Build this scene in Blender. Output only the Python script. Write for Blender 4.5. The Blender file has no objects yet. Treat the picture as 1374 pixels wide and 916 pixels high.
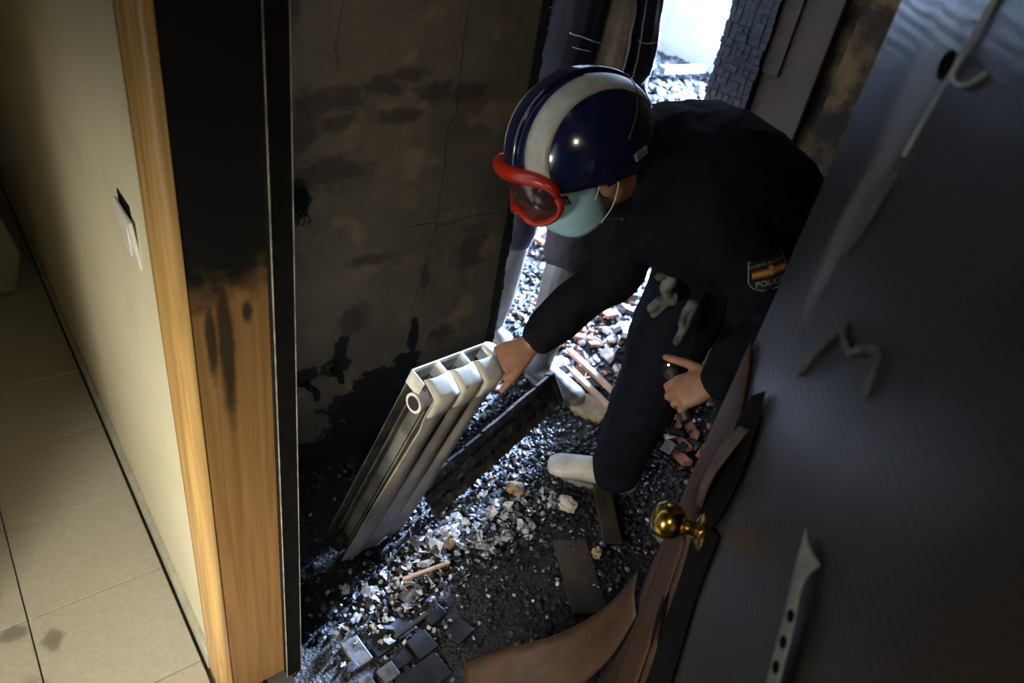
import bpy, bmesh, math, random
from mathutils import Vector, Matrix, noise
from mathutils.bvhtree import BVHTree
random.seed(7)
SC = bpy.context.scene
COL = SC.collection
V = Vector

# ------------------------------------------------------------------ camera, world, lights, exposure
cam_d = bpy.data.cameras.new('camera')
cam = bpy.data.objects.new('camera', cam_d); COL.objects.link(cam)
CAM = V((0, 0, 1.70))
RC = Matrix(((0.7922, 0.2470, -0.5590), (-0.5907, 0.5413, -0.5983), (0.1548, 0.8042, 0.5739)))
cam.matrix_world = Matrix.Translation(CAM) @ RC.to_4x4()
cam_d.sensor_width = 36; cam_d.lens = 986.33 * 36 / 1374
cam_d.clip_start = 0.02; cam_d.clip_end = 60
cam_d.dof.use_dof = True; cam_d.dof.focus_distance = 1.6; cam_d.dof.aperture_fstop = 4.0
SC.camera = cam

w = bpy.data.worlds.new('daylight'); SC.world = w; w.use_nodes = True
w.node_tree.nodes['Background'].inputs[0].default_value = (0.74, 0.86, 1.0, 1)
w.node_tree.nodes['Background'].inputs[1].default_value = 3.0

def area(name, loc, target, size, size_y, power, color, spread=180):
    l = bpy.data.lights.new(name, 'AREA'); l.shape = 'RECTANGLE'; l.size = size; l.size_y = size_y
    l.energy = power; l.color = color; l.spread = math.radians(spread)
    o = bpy.data.objects.new(name, l); COL.objects.link(o); o.location = loc
    o.rotation_euler = (V(target) - V(loc)).to_track_quat('-Z', 'Y').to_euler()
    return o
# daylight through the burnt-out window of the far room
area('window_daylight', (6.45, 3.35, 1.80), (1.6, 1.35, 0.0), 0.85, 1.2, 12500, (0.44, 0.62, 1.0))
# weak warm lamp of the stair landing
area('landing_lamp', (-1.05, 0.28, 1.10), (0.45, 1.0, 0.15), 0.28, 0.28, 9.5, (1.0, 0.92, 0.74), 82)
area('wall_fill', (-0.45, -0.78, 2.25), (0.85, 1.2, 0.5), 0.22, 0.22, 1.05, (1.0, 0.86, 0.62), 75)  # added warm fill for the burnt wall and radiator, not a known lamp

SC.view_settings.view_transform = 'Standard'; SC.view_settings.look = 'None'
SC.view_settings.exposure = 0.0; SC.view_settings.gamma = 1.0
SC.view_settings.use_curve_mapping = False

# ------------------------------------------------------------------ materials
def nmat(name):
    m = bpy.data.materials.new(name); m.use_nodes = True
    nt = m.node_tree; b = nt.nodes['Principled BSDF']
    return m, nt, b
def N(nt, t, **k):
    n = nt.nodes.new(t)
    for a, v in k.items(): setattr(n, a, v)
    return n
def L(nt, a, b): nt.links.new(a, b)
def coord(nt, world, scale=(1, 1, 1)):
    if world: src = N(nt, 'ShaderNodeNewGeometry').outputs['Position']
    else: src = N(nt, 'ShaderNodeTexCoord').outputs['Object']
    mp = N(nt, 'ShaderNodeMapping'); mp.inputs['Scale'].default_value = scale
    L(nt, src, mp.inputs['Vector']); return mp.outputs['Vector']
def noise_fac(nt, vec, scale, detail=5, lo=0.3, hi=0.7, rough=.6, dist=0.):
    n = N(nt, 'ShaderNodeTexNoise'); n.inputs['Scale'].default_value = scale
    n.inputs['Detail'].default_value = detail; n.inputs['Roughness'].default_value = rough
    n.inputs['Distortion'].default_value = dist
    L(nt, vec, n.inputs['Vector'])
    r = N(nt, 'ShaderNodeMapRange'); r.interpolation_type = 'SMOOTHSTEP'
    r.inputs[1].default_value = lo; r.inputs[2].default_value = hi
    L(nt, n.outputs['Fac'], r.inputs[0]); return r.outputs[0]
def mixc(nt, fac, a, b):
    m = N(nt, 'ShaderNodeMix'); m.data_type = 'RGBA'
    if isinstance(fac, (int, float)): m.inputs[0].default_value = fac
    else: L(nt, fac, m.inputs[0])
    for i, c in ((6, a), (7, b)):
        if isinstance(c, tuple): m.inputs[i].default_value = (*c[:3], 1)
        else: L(nt, c, m.inputs[i])
    return m.outputs[2]
def math_(nt, op, a, b=None, clamp=False):
    m = N(nt, 'ShaderNodeMath'); m.operation = op; m.use_clamp = clamp
    for i, c in ((0, a), (1, b)):
        if c is None: continue
        if isinstance(c, (int, float)): m.inputs[i].default_value = c
        else: L(nt, c, m.inputs[i])
    return m.outputs[0]
def bump(nt, b, h, strength=.3, dist=.002):
    n = N(nt, 'ShaderNodeBump'); n.inputs['Strength'].default_value = strength
    n.inputs['Distance'].default_value = dist
    L(nt, h, n.inputs['Height']); L(nt, n.outputs[0], b.inputs['Normal'])
def simple(name, c1, c2=None, scale=20, rough=.7, metal=0, spec=.5, world=False, vscale=(1, 1, 1),
           bs=0, bscale=60, bdist=.002, lo=.35, hi=.65, coat=0):
    m, nt, b = nmat(name)
    b.inputs['Roughness'].default_value = rough; b.inputs['Metallic'].default_value = metal
    b.inputs['Specular IOR Level'].default_value = spec; b.inputs['Coat Weight'].default_value = coat
    vec = coord(nt, world, vscale)
    if c2 is None: b.inputs['Base Color'].default_value = (*c1, 1)
    else: L(nt, mixc(nt, noise_fac(nt, vec, scale, lo=lo, hi=hi), c1, c2), b.inputs['Base Color'])
    if bs:
        n = N(nt, 'ShaderNodeTexNoise'); n.inputs['Scale'].default_value = bscale; n.inputs['Detail'].default_value = 6
        L(nt, vec, n.inputs['Vector']); bump(nt, b, n.outputs['Fac'], bs, bdist)
    return m
def blob_mask(nt, pos, blobs, nscale=14, namp=.7, soft=.35):
    """union of noise-edged ellipses: blobs are (centre, radii)"""
    n = N(nt, 'ShaderNodeTexNoise'); n.inputs['Scale'].default_value = nscale; n.inputs['Detail'].default_value = 7
    n.inputs['Roughness'].default_value = .62
    L(nt, pos, n.inputs['Vector'])
    nz = math_(nt, 'MULTIPLY', math_(nt, 'SUBTRACT', n.outputs['Fac'], .5), namp * 2)
    out = None
    for c, r in blobs:
        s = N(nt, 'ShaderNodeVectorMath'); s.operation = 'SUBTRACT'; L(nt, pos, s.inputs[0]); s.inputs[1].default_value = c
        d = N(nt, 'ShaderNodeVectorMath'); d.operation = 'DIVIDE'; L(nt, s.outputs[0], d.inputs[0]); d.inputs[1].default_value = r
        l = N(nt, 'ShaderNodeVectorMath'); l.operation = 'LENGTH'; L(nt, d.outputs[0], l.inputs[0])
        out = l.outputs['Value'] if out is None else math_(nt, 'MINIMUM', out, l.outputs['Value'])
    out = math_(nt, 'ADD', out, nz)
    r = N(nt, 'ShaderNodeMapRange'); r.interpolation_type = 'SMOOTHSTEP'
    r.inputs[1].default_value = 1 + soft / 2; r.inputs[2].default_value = 1 - soft / 2
    L(nt, out, r.inputs[0]); return r.outputs[0]

M = {}
# cream wall of the landing: paint with scuffs
m, nt, b = nmat('cream_paint'); vec = coord(nt, True)
c = mixc(nt, noise_fac(nt, vec, 5, lo=.45, hi=.75), (.66, .62, .47), (.60, .555, .41))
c = mixc(nt, math_(nt, 'MULTIPLY', noise_fac(nt, coord(nt, True, (1, 22, 9)), 2.0, 3, .66, .74), .35), c, (.42, .39, .31))
L(nt, c, b.inputs['Base Color']); b.inputs['Roughness'].default_value = .55
M['cream'] = m
M['white_wall'] = simple('room_plaster', (.55, .55, .54), (.46, .46, .45), 2.5, .9, world=True)
m, nt, b = nmat('floor_tile'); vec = coord(nt, True)
c = mixc(nt, noise_fac(nt, vec, 90, 4), (.50, .475, .40), (.44, .415, .345))
c = mixc(nt, blob_mask(nt, vec, [((-.145, 1.16, 0), (.05, .035, 1)), ((-.06, 1.27, 0), (.02, .03, 1)), ((-.13, 1.33, 0), (.03, .02, 1)), ((.06, 1.01, 0), (.004, .004, 1))], 30, .9, .9), c, (.24, .225, .19))
L(nt, c, b.inputs['Base Color']); b.inputs['Roughness'].default_value = .5
M['tile'] = m
M['grout'] = simple('dark_grout', (.07, .06, .045), (.10, .085, .06), 40, .9)
M['concrete'] = simple('sooty_concrete', (.045, .043, .042), (.09, .085, .08), 5, .8, world=True, bs=.5, bscale=30)
M['base_tile'] = simple('skirting_tile', (.50, .49, .41), (.36, .36, .29), 14, .4, world=True)
# varnished pine
def wood(name, c1, c2, vs, rough=.4, char=None, spec=.5, coat=0.):
    m, nt, b = nmat(name); vec = coord(nt, True, vs)
    wv = N(nt, 'ShaderNodeTexNoise'); wv.inputs['Scale'].default_value = 1; wv.inputs['Detail'].default_value = 8
    wv.inputs['Distortion'].default_value = 1.2; L(nt, vec, wv.inputs['Vector'])
    r = N(nt, 'ShaderNodeMapRange'); r.inputs[1].default_value = .33; r.inputs[2].default_value = .67
    L(nt, wv.outputs['Fac'], r.inputs[0])
    c = mixc(nt, r.outputs[0], c1, c2)
    ro = rough
    if char: c = char(nt, c, b)
    L(nt, c, b.inputs['Base Color']); b.inputs['Roughness'].default_value = rough
    b.inputs['Coat Weight'].default_value = coat; b.inputs['Coat Roughness'].default_value = .25
    b.inputs['Specular IOR Level'].default_value = spec
    bump(nt, b, wv.outputs['Fac'], .15, .001)
    return m
M['pine'] = wood('varnished_pine', (.62, .40, .15), (.36, .20, .065), (70, 70, 2.2), .35, coat=.4)
def char_jamb(nt, c, b):
    pos = N(nt, 'ShaderNodeNewGeometry').outputs['Position']
    sp = N(nt, 'ShaderNodeSeparateXYZ'); L(nt, pos, sp.inputs[0])
    n = N(nt, 'ShaderNodeTexNoise'); n.inputs['Scale'].default_value = 22; n.inputs['Detail'].default_value = 6
    L(nt, pos, n.inputs['Vector'])
    z = math_(nt, 'ADD', sp.outputs['Z'], math_(nt, 'MULTIPLY', math_(nt, 'SUBTRACT', n.outputs['Fac'], .5), .16))
    r = N(nt, 'ShaderNodeMapRange'); r.interpolation_type = 'SMOOTHSTEP'
    r.inputs[1].default_value = 1.03; r.inputs[2].default_value = 1.11; L(nt, z, r.inputs[0])
    bl = blob_mask(nt, pos, [((.284, .935, .98), (.012, 1, .16)), ((.262, .935, .99), (.008, 1, .07)), ((.318, .935, 1.03), (.008, 1, .02))], 40, .45, .9)
    f = math_(nt, 'MAXIMUM', r.outputs[0], math_(nt, 'MULTIPLY', bl, .85))
    sm = N(nt, 'ShaderNodeMapRange'); sm.inputs[1].default_value = .2; sm.inputs[2].default_value = 1.15; sm.inputs[3].default_value = 0; sm.inputs[4].default_value = .5
    L(nt, z, sm.inputs[0])
    c = mixc(nt, sm.outputs[0], c, (.10, .055, .022))
    return mixc(nt, f, c, (.006, .006, .006))
M['jamb'] = wood('scorched_jamb_wood', (.42, .235, .085), (.28, .14, .045), (60, 60, 2.), .5, char_jamb)
M['black_metal'] = simple('sooty_metal', (.005, .005, .005), (.008, .008, .008), 30, .6, 0, .2, world=True)
M['edge_glint'] = simple('steel_glint', (.62, .58, .50), (.30, .28, .25), 25, .35, 0, world=True)  # highlight on the steel edges put into a pale colour
# burnt plaster wall, stains with their own outline
m, nt, b = nmat('burnt_plaster'); pos = N(nt, 'ShaderNodeNewGeometry').outputs['Position']
c = mixc(nt, noise_fac(nt, pos, 3.2, 6, .3, .72), (.18, .135, .082), (.10, .075, .047))
c = mixc(nt, noise_fac(nt, pos, 8, 6, .52, .7), c, (.25, .17, .10))
light = [((.66, 1.5, 1.11), (.035, 1, .05)), ((.70, 1.5, 1.13), (.06, 1, .03)), ((.76, 1.5, 1.135), (.06, 1, .03)), ((.85, 1.5, 1.155), (.06, 1, .025)),
         ((.92, 1.5, 1.18), (.05, 1, .02)), ((1.0, 1.5, 1.135), (.05, 1, .028)), ((1.09, 1.5, 1.13), (.05, 1, .022)), ((.90, 1.5, 1.08), (.06, 1, .02)),
         ((.74, 1.5, 1.08), (.05, 1, .022)), ((.65, 1.5, 1.06), (.04, 1, .04)), ((.62, 1.5, 1.32), (.03, 1, .04)), ((.72, 1.5, .96), (.10, 1, .04)),
         ((1.02, 1.5, .60), (.014, 1, .05)), ((1.17, 1.5, .66), (.05, 1, .08)), ((1.10, 1.5, .38), (.04, 1, .03)), ((.84, 1.5, .70), (.07, 1, .015)), ((.80, 1.5, .52), (.05, 1, .05))]
c = mixc(nt, math_(nt, 'MULTIPLY', blob_mask(nt, pos, light, 26, 1.5, .9), .75), c, (.045, .033, .024))
dark = [((.64, 1.5, .90), (.035, 1, .05)), ((.766, 1.5, .425), (.022, 1, .05)), ((.75, 1.5, .37), (.05, 1, .03)), ((1.0, 1.5, .40), (.017, 1, .075)),
        ((.985, 1.5, .31), (.05, 1, .04)), ((.90, 1.5, .27), (.10, 1, .05)), ((.86, 1.5, .20), (.15, 1, .07)), ((.65, 1.5, .37), (.05, 1, .03)),
        ((.84, 1.5, .11), (.14, 1, .06)), ((1.0, 1.5, .18), (.10, 1, .08)), ((.70, 1.5, .05), (.5, 1, .06))]
c = mixc(nt, blob_mask(nt, pos, dark, 34, 1.0, .2), c, (.010, .009, .008))
sp = N(nt, 'ShaderNodeTexNoise'); sp.inputs['Scale'].default_value = 55; sp.inputs['Detail'].default_value = 8; L(nt, pos, sp.inputs['Vector'])
L(nt, c, b.inputs['Base Color']); b.inputs['Roughness'].default_value = .75; b.inputs['Specular IOR Level'].default_value = .35
bump(nt, b, sp.outputs['Fac'], .35, .003)
M['burnt'] = m
M['crack'] = simple('crack_dark', (.012, .010, .008), rough=.9)
M['char'] = simple('alligator_char', (.008, .008, .009), (.022, .022, .025), 30, .5, world=True, bs=.6, bscale=90, bdist=.004)
M['grey_plaster'] = simple('sooted_grey_board', (.085, .058, .034), (.034, .025, .016), 4, .7, world=True, bs=.3, bscale=40)
M['yellow_plaster'] = simple('scorched_yellow_plaster', (.19, .125, .052), (.03, .022, .014), 6, .8, spec=.2, world=True, bs=.4, bscale=50, lo=.38, hi=.64)
# burnt door: soot film over varnish, with fine ripples of heat-raised grain
m, nt, b = nmat('sooted_door'); vec = coord(nt, True)
c = mixc(nt, noise_fac(nt, coord(nt, True, (5, 5, 1.6)), 1.6, 6, .3, .7), (.013, .012, .012), (.034, .031, .030))
c = mixc(nt, noise_fac(nt, coord(nt, True, (9, 9, 2)), 1.7, 6, .58, .72), c, (.055, .034, .027))
c = mixc(nt, math_(nt, 'MULTIPLY', blob_mask(nt, N(nt, 'ShaderNodeNewGeometry').outputs['Position'], [((.722, .308, 1.56), (.030, .030, .13)), ((.735, .32, 1.40), (.02, .02, .09))], 26, .8, 1.2), .7), c, (.27, .25, .235))  # pale soft-edged patch high up near the latch edge
L(nt, c, b.inputs['Base Color']); b.inputs['Roughness'].default_value = .40; b.inputs['Specular IOR Level'].default_value = .6
b.inputs['Coat Weight'].default_value = .45; b.inputs['Coat Roughness'].default_value = .32
wv = N(nt, 'ShaderNodeTexWave'); wv.bands_direction = 'Z'; wv.inputs['Scale'].default_value = 26; wv.inputs['Distortion'].default_value = 4; wv.inputs['Detail'].default_value = 3
L(nt, vec, wv.inputs['Vector']); bump(nt, b, wv.outputs['Fac'], .16, .001); L(nt, b.inputs['Normal'].links[0].from_socket, b.inputs['Coat Normal'])
M['door'] = m
M['door_wood'] = wood('bared_door_wood', (.062, .027, .011), (.028, .012, .006), (28, 28, 3), .6)
M['veneer'] = simple('lifted_veneer', (.11, .078, .075), (.05, .033, .03), 20, .6, world=True)
M['pale_veneer'] = simple('pale_peeled_film', (.20, .19, .175), (.10, .092, .085), 30, .6, world=True)
M['peel'] = simple('peeled_white_strip', (.60, .63, .60), (.38, .42, .42), 30, .5, world=True)
M['blackpaint'] = simple('soot_black', (.006, .006, .006), rough=.95, spec=.1)
M['brass'] = simple('brass', (.62, .43, .11), (.36, .23, .05), 30, .22, 1.0)
m, nt, b = nmat('radiator_enamel'); vec = coord(nt, True)
c = mixc(nt, noise_fac(nt, vec, 14, 6, .42, .75), (.78, .75, .66), (.46, .43, .37))
c = mixc(nt, noise_fac(nt, vec, 45, 4, .66, .74), c, (.12, .10, .085))
L(nt, c, b.inputs['Base Color']); b.inputs['Roughness'].default_value = .42
M['radiator'] = m
M['rad_soot'] = simple('sooted_radiator', (.016, .0125, .009), (.085, .064, .040), 22, .8, spec=.2, world=True, bs=.5, bscale=70, lo=.46, hi=.72)
M['rad_strip'] = simple('shaded_enamel', (.36, .335, .285), (.20, .185, .155), 9, .5, world=True, bs=.1, bscale=60)  # dimmer light on the front strips put into a darker enamel
M['rad_grey'] = simple('shaded_radiator', (.20, .185, .155), (.07, .062, .052), 10, .55, world=True)  # shade on the rear fins put into a darker grey
M['hole'] = simple('pipe_bore', (.012, .012, .012), rough=.7)
# clothing and people
def cloth(name, c1, c2, s=30, rough=.85, spec=.3):
    return simple(name, c1, c2, s, rough, spec=spec, world=True, bs=.25, bscale=260, bdist=.0006)
M['navy'] = cloth('navy_uniform', (.0045, .005, .0085), (.0065, .007, .0115), spec=.12)
M['navy2'] = cloth('navy_trousers', (.005, .006, .011), (.0075, .0088, .0145), spec=.12)
M['grey_trouser'] = cloth('grey_trousers', (.040, .036, .043), (.058, .052, .062), 14)
M['denim'] = cloth('dark_overall', (.008, .0085, .014), (.013, .014, .021), 12)
M['shirt'] = cloth('brown_shirt', (.30, .22, .15), (.22, .16, .11))
M['piping'] = cloth('pale_piping', (.45, .43, .42), (.35, .34, .34))
M['skin'] = simple('skin', (.34, .17, .10), (.28, .13, .078), 40, .5, world=True, bs=.15, bscale=180)
M['boot'] = simple('white_rubber_boot', (.62, .60, .57), (.46, .44, .41), 18, .38, world=True)
M['boot_grey'] = simple('grey_rubber_boot', (.19, .18, .165), (.12, .115, .10), 10, .4, world=True)
M['sole'] = simple('boot_sole', (.22, .21, .20), (.12, .12, .12), 25, .7, world=True)
M['helmet'] = simple('dark_blue_shell', (.006, .008, .034), (.005, .0065, .026), 20, .16, coat=.6)
M['band'] = simple('reflective_band', (.34, .325, .27), (.26, .25, .21), 40, .4)
M['trim'] = simple('black_rubber', (.012, .012, .013), rough=.5)
M['badge'] = simple('grey_badge', (.22, .22, .21), (.14, .14, .135), 60, .5)
m, nt, b = nmat('orange_goggle_rubber'); b.inputs['Base Color'].default_value = (.30, .014, .004, 1); b.inputs['Roughness'].default_value = .3
M['orange'] = m
m, nt, b = nmat('tinted_lens'); b.inputs['Base Color'].default_value = (.035, .018, .016, 1); b.inputs['Roughness'].default_value = .06; b.inputs['Coat Weight'].default_value = .5
M['lens'] = m
M['mask'] = simple('surgical_mask', (.33, .54, .64), (.26, .46, .56), 25, .8, world=True)
M['white_elastic'] = simple('white_elastic', (.7, .68, .66), rough=.8)
M['glove'] = simple('grey_work_glove', (.14, .148, .135), (.045, .047, .045), 30, .75, world=True, bs=.3, bscale=120)
M['red'] = simple('patch_red', (.28, .03, .015), rough=.8); M['yellow'] = simple('patch_yellow', (.48, .28, .07), rough=.8)
M['thread'] = simple('grey_thread', (.30, .30, .28), rough=.8)
m, nt, b = nmat('led_glow'); b.inputs['Emission Color'].default_value = (1, .85, .25, 1); b.inputs['Emission Strength'].default_value = 6
M['led'] = m
# debris
M['ash_bed'] = simple('ash_bed', (.006, .006, .007), (.017, .016, .0165), 28, .62, world=True, bs=1., bscale=110, bdist=.012)
M['coal'] = simple('charcoal_bits', (.008, .008, .010), (.028, .028, .032), 60, .36, world=True, spec=.5)
M['ash'] = simple('grey_ash_bits', (.22, .22, .23), (.11, .11, .12), 50, .7, world=True)
M['brick'] = simple('broken_brick', (.36, .135, .065), (.22, .085, .045), 45, .85, world=True, bs=.5, bscale=120)
M['plaster_bit'] = simple('plaster_chunk', (.62, .58, .52), (.42, .38, .33), 40, .85, world=True, bs=.4, bscale=120)
M['heap_char'] = simple('heap_char', (.0025, .003, .004), (.02, .022, .026), 9, .6, world=True, spec=.2)
M['flake'] = simple('paint_flake', (.60, .61, .65), (.22, .225, .25), 45, .35, world=True)
M['flake_dark'] = simple('charred_flake', (.09, .09, .11), (.03, .03, .04), 45, .35, world=True)
M['batten'] = simple('bare_batten', (.46, .27, .14), (.32, .18, .09), 12, .65, world=True)
M['slab'] = simple('brown_mortar', (.33, .245, .14), (.20, .14, .08), 45, .9, world=True, bs=.6, bscale=140)
M['parquet'] = simple('burnt_parquet', (.007, .007, .007), (.026, .025, .025), 22, .42, world=True, bs=.5, bscale=90, lo=.42, hi=.7)
M['pale_parquet'] = simple('ashen_parquet', (.16, .155, .155), (.045, .045, .05), 30, .45, world=True, bs=.4, bscale=90)
M['burnt_board'] = simple('burnt_board', (.06, .042, .022), (.014, .011, .009), 16, .7, world=True, bs=.5, bscale=70)
M['white_plastic'] = simple('white_switch_plastic', (.80, .79, .77), (.74, .73, .70), 30, .3)
M['pale_board'] = simple('pale_grey_board', (.34, .33, .29), (.28, .27, .24), 8, .6)
M['window_frame'] = simple('white_frame', (.7, .7, .7), rough=.5)

# ------------------------------------------------------------------ mesh helpers
class MB:
    def __init__(s): s.v = []; s.f = []; s.m = []
    def add(s, vs, fs, mi=0):
        o = len(s.v); s.v += [tuple(x) for x in vs]; s.f += [tuple(i + o for i in f) for f in fs]; s.m += [mi] * len(fs)
    def box(s, lo, hi, mi=0, X=None):
        (a, b, c), (d, e, f) = lo, hi
        vs = [V(p) for p in ((a, b, c), (d, b, c), (d, e, c), (a, e, c), (a, b, f), (d, b, f), (d, e, f), (a, e, f))]
        if X is not None: vs = [X @ p for p in vs]
        s.add(vs, [(0, 3, 2, 1), (4, 5, 6, 7), (0, 1, 5, 4), (1, 2, 6, 5), (2, 3, 7, 6), (3, 0, 4, 7)], mi)
    def prism(s, poly, axis_fn, t0, t1, mi=0):
        """poly: list of 2D points; axis_fn(u, v, t) -> point"""
        n = len(poly)
        vs = [axis_fn(u, v, t0) for u, v in poly] + [axis_fn(u, v, t1) for u, v in poly]
        fs = [tuple(range(n))[::-1], tuple(range(n, 2 * n))] + [(i, (i + 1) % n, n + (i + 1) % n, n + i) for i in range(n)]
        s.add(vs, fs, mi)
    def tube(s, pts, rad, seg=10, lat=(0, 1, 0), caps=True, mi=0, closed=False):
        """rad entries: r or (r_lat, r_other)"""
        pts = [V(p) for p in pts]; n = len(pts)
        if isinstance(rad, (int, float)): rad = [rad] * n
        rad = [(r, r) if isinstance(r, (int, float)) else r for r in rad]
        rings = []; lat = V(lat)
        T = []
        for i in range(n):
            if closed: t = pts[(i + 1) % n] - pts[i - 1]
            else: t = pts[min(i + 1, n - 1)] - pts[max(i - 1, 0)]
            T.append(t.normalized())
        P, Q, TT = [], [], []
        if caps and not closed:
            for k in (.0, .55, .85):   # rounded start
                a = math.asin(k) if k else 0
                h = math.sqrt(1 - k * k)
                P.append(pts[0] - T[0] * min(rad[0]) * h * .8); Q.append((rad[0][0] * max(k, .02), rad[0][1] * max(k, .02))); TT.append(T[0])
        P += pts; Q += rad; TT += T
        if caps and not closed:
            for k in (.85, .55, .0):
                h = math.sqrt(1 - k * k)
                P.append(pts[-1] + T[-1] * min(rad[-1]) * h * .8); Q.append((rad[-1][0] * max(k, .02), rad[-1][1] * max(k, .02))); TT.append(T[-1])
        vs = []
        for p, (a, b2), t in zip(P, Q, TT):
            l = lat - t * lat.dot(t)
            if l.length < 1e-3: l = t.orthogonal()
            l.normalize(); o = t.cross(l)
            for k in range(seg):
                an = 2 * math.pi * k / seg
                vs.append(p + l * (a * math.cos(an)) + o * (b2 * math.sin(an)))
        fs = []; m = len(P)
        for i in range(m if closed else m - 1):
            for k in range(seg):
                a0 = i * seg + k; a1 = i * seg + (k + 1) % seg; j = ((i + 1) % m) * seg
                fs.append((a0, a1, j + (k + 1) % seg, j + k))
        if not closed: fs += [tuple(range(seg))[::-1], tuple((m - 1) * seg + k for k in range(seg))]
        s.add(vs, fs, mi)
    def ball(s, c, r, X=None, seg=16, rings=10, mi=0):
        c = V(c); r = (r, r, r) if isinstance(r, (int, float)) else r; vs = []
        for i in range(rings + 1):
            th = math.pi * i / rings
            for k in range(seg):
                ph = 2 * math.pi * k / seg
                p = V((r[0] * math.sin(th) * math.cos(ph), r[1] * math.sin(th) * math.sin(ph), r[2] * math.cos(th)))
                if i in (0, rings): p = V((r[0] * .01 * math.cos(ph), r[1] * .01 * math.sin(ph), p.z))
                vs.append(c + (X @ p if X else p))
        fs = [tuple(range(seg)), tuple(range(rings * seg, (rings + 1) * seg))[::-1]]
        for i in range(rings):
            for k in range(seg):
                fs.append((i * seg + k, (i + 1) * seg + k, (i + 1) * seg + (k + 1) % seg, i * seg + (k + 1) % seg))
        s.add(vs, fs, mi)
    def lathe(s, prof, base, axis, seg=20, mi=0):
        """prof: (r, h) along axis from base"""
        axis = V(axis).normalized(); a = axis.orthogonal().normalized(); o = axis.cross(a); base = V(base); vs = []
        for r, h in prof:
            for k in range(seg):
                an = 2 * math.pi * k / seg
                vs.append(base + axis * h + (a * math.cos(an) + o * math.sin(an)) * max(r, 1e-4))
        n = len(prof); fs = []
        for i in range(n - 1):
            for k in range(seg):
                fs.append((i * seg + k, i * seg + (k + 1) % seg, (i + 1) * seg + (k + 1) % seg, (i + 1) * seg + k))
        fs += [tuple(range(seg))[::-1], tuple((n - 1) * seg + k for k in range(seg))]
        s.add(vs, fs, mi)
    def mesh(s, name, off=V((0, 0, 0))):
        me = bpy.data.meshes.new(name)
        me.from_pydata([(x - off.x, y - off.y, z - off.z) for x, y, z in s.v], [], s.f)
        if any(s.m): me.polygons.foreach_set('material_index', s.m)
        me.validate(); me.update(); return me

def wloc(o):
    p = V((0, 0, 0))
    while o is not None: p = p + o.location; o = o.parent
    return p
def obj(name, mb, mats, parent=None, base=None, smooth=None, bevel=None, solid=None):
    """one mesh object; its vertices are given in world space; base sets its own origin"""
    if isinstance(mats, str): mats = [mats]
    po = wloc(parent) if parent else V((0, 0, 0))
    org = V(base) if base is not None else po
    me = mb.mesh(name, org) if isinstance(mb, MB) else mb
    if not isinstance(mb, MB) and org.length > 0: me.transform(Matrix.Translation(-org))
    for k in mats: me.materials.append(M[k])
    o = bpy.data.objects.new(name, me); COL.objects.link(o)
    if parent: o.parent = parent
    o.location = org - po
    if smooth is not None:
        me.shade_smooth()
        if smooth < 180: me.set_sharp_from_angle(angle=math.radians(smooth))
    if solid:
        md = o.modifiers.new('solid', 'SOLIDIFY'); md.thickness = solid; md.offset = 0
    if bevel:
        md = o.modifiers.new('bevel', 'BEVEL'); md.width = bevel; md.segments = 2; md.limit_method = 'ANGLE'
    return o
def tag(o, label=None, cat=None, group=None, kind=None):
    if label: o['label'] = label
    if cat: o['category'] = cat
    if group: o['group'] = group
    if kind: o['kind'] = kind
    return o
def thing(name, loc, label, cat, group=None):
    o = bpy.data.objects.new(name, None); COL.objects.link(o); o.location = loc; o.empty_display_size = .05
    return tag(o, label, cat, group)
def struct(name, mb, mats, parent=None, **k):
    o = obj(name, mb, mats, parent, **k)
    if parent is None: o['kind'] = 'structure'
    return o
def boxo(lo, hi, X=None):
    b_ = MB(); b_.box(lo, hi, 0, X); return b_
def remesh(mb, voxel=.006, smooth=4, fold=None, name='body'):
    me = mb.mesh(name + '_raw'); o = bpy.data.objects.new(name + '_raw', me); COL.objects.link(o)
    md = o.modifiers.new('r', 'REMESH'); md.mode = 'VOXEL'; md.voxel_size = voxel
    if smooth:
        md = o.modifiers.new('s', 'SMOOTH'); md.factor = .5; md.iterations = smooth
    dg = bpy.context.evaluated_depsgraph_get(); dg.update()
    out = bpy.data.meshes.new_from_object(o.evaluated_get(dg))
    out.name = name
    bpy.data.objects.remove(o); bpy.data.meshes.remove(me)
    if fold:
        nrm = [v.normal.copy() for v in out.vertices]
        for v, n in zip(out.vertices, nrm):
            v.co += n * fold(v.co)
    out.shade_smooth()
    return out
def catmull(pts, n=6):
    pts = [V(p) for p in pts]; out = []
    for i in range(len(pts) - 1):
        p0 = pts[max(i - 1, 0)]; p1 = pts[i]; p2 = pts[i + 1]; p3 = pts[min(i + 2, len(pts) - 1)]
        for k in range(n):
            t = k / n
            out.append(.5 * ((2 * p1) + (p2 - p0) * t + (2 * p0 - 5 * p1 + 4 * p2 - p3) * t * t + (3 * p1 - p0 - 3 * p2 + p3) * t ** 3))
    out.append(pts[-1]); return out
def limb(mb, pts, rad, lat=(0, 1, 0), n=5, seg=16):
    """smooth tapered limb through joints with (lat, other) radii"""
    rad = [(r, r) if isinstance(r, (int, float)) else r for r in rad]
    P = catmull(pts, n); Rr = []
    for i in range(len(pts) - 1):
        for k in range(n):
            t = k / n; t = t * t * (3 - 2 * t)
            Rr.append((rad[i][0] * (1 - t) + rad[i + 1][0] * t, rad[i][1] * (1 - t) + rad[i + 1][1] * t))
    Rr.append(rad[-1]); mb.tube(P, Rr, seg, lat)
def fbm(p, s): return noise.fractal(p * s, 1.0, 2.0, 4)

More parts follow.
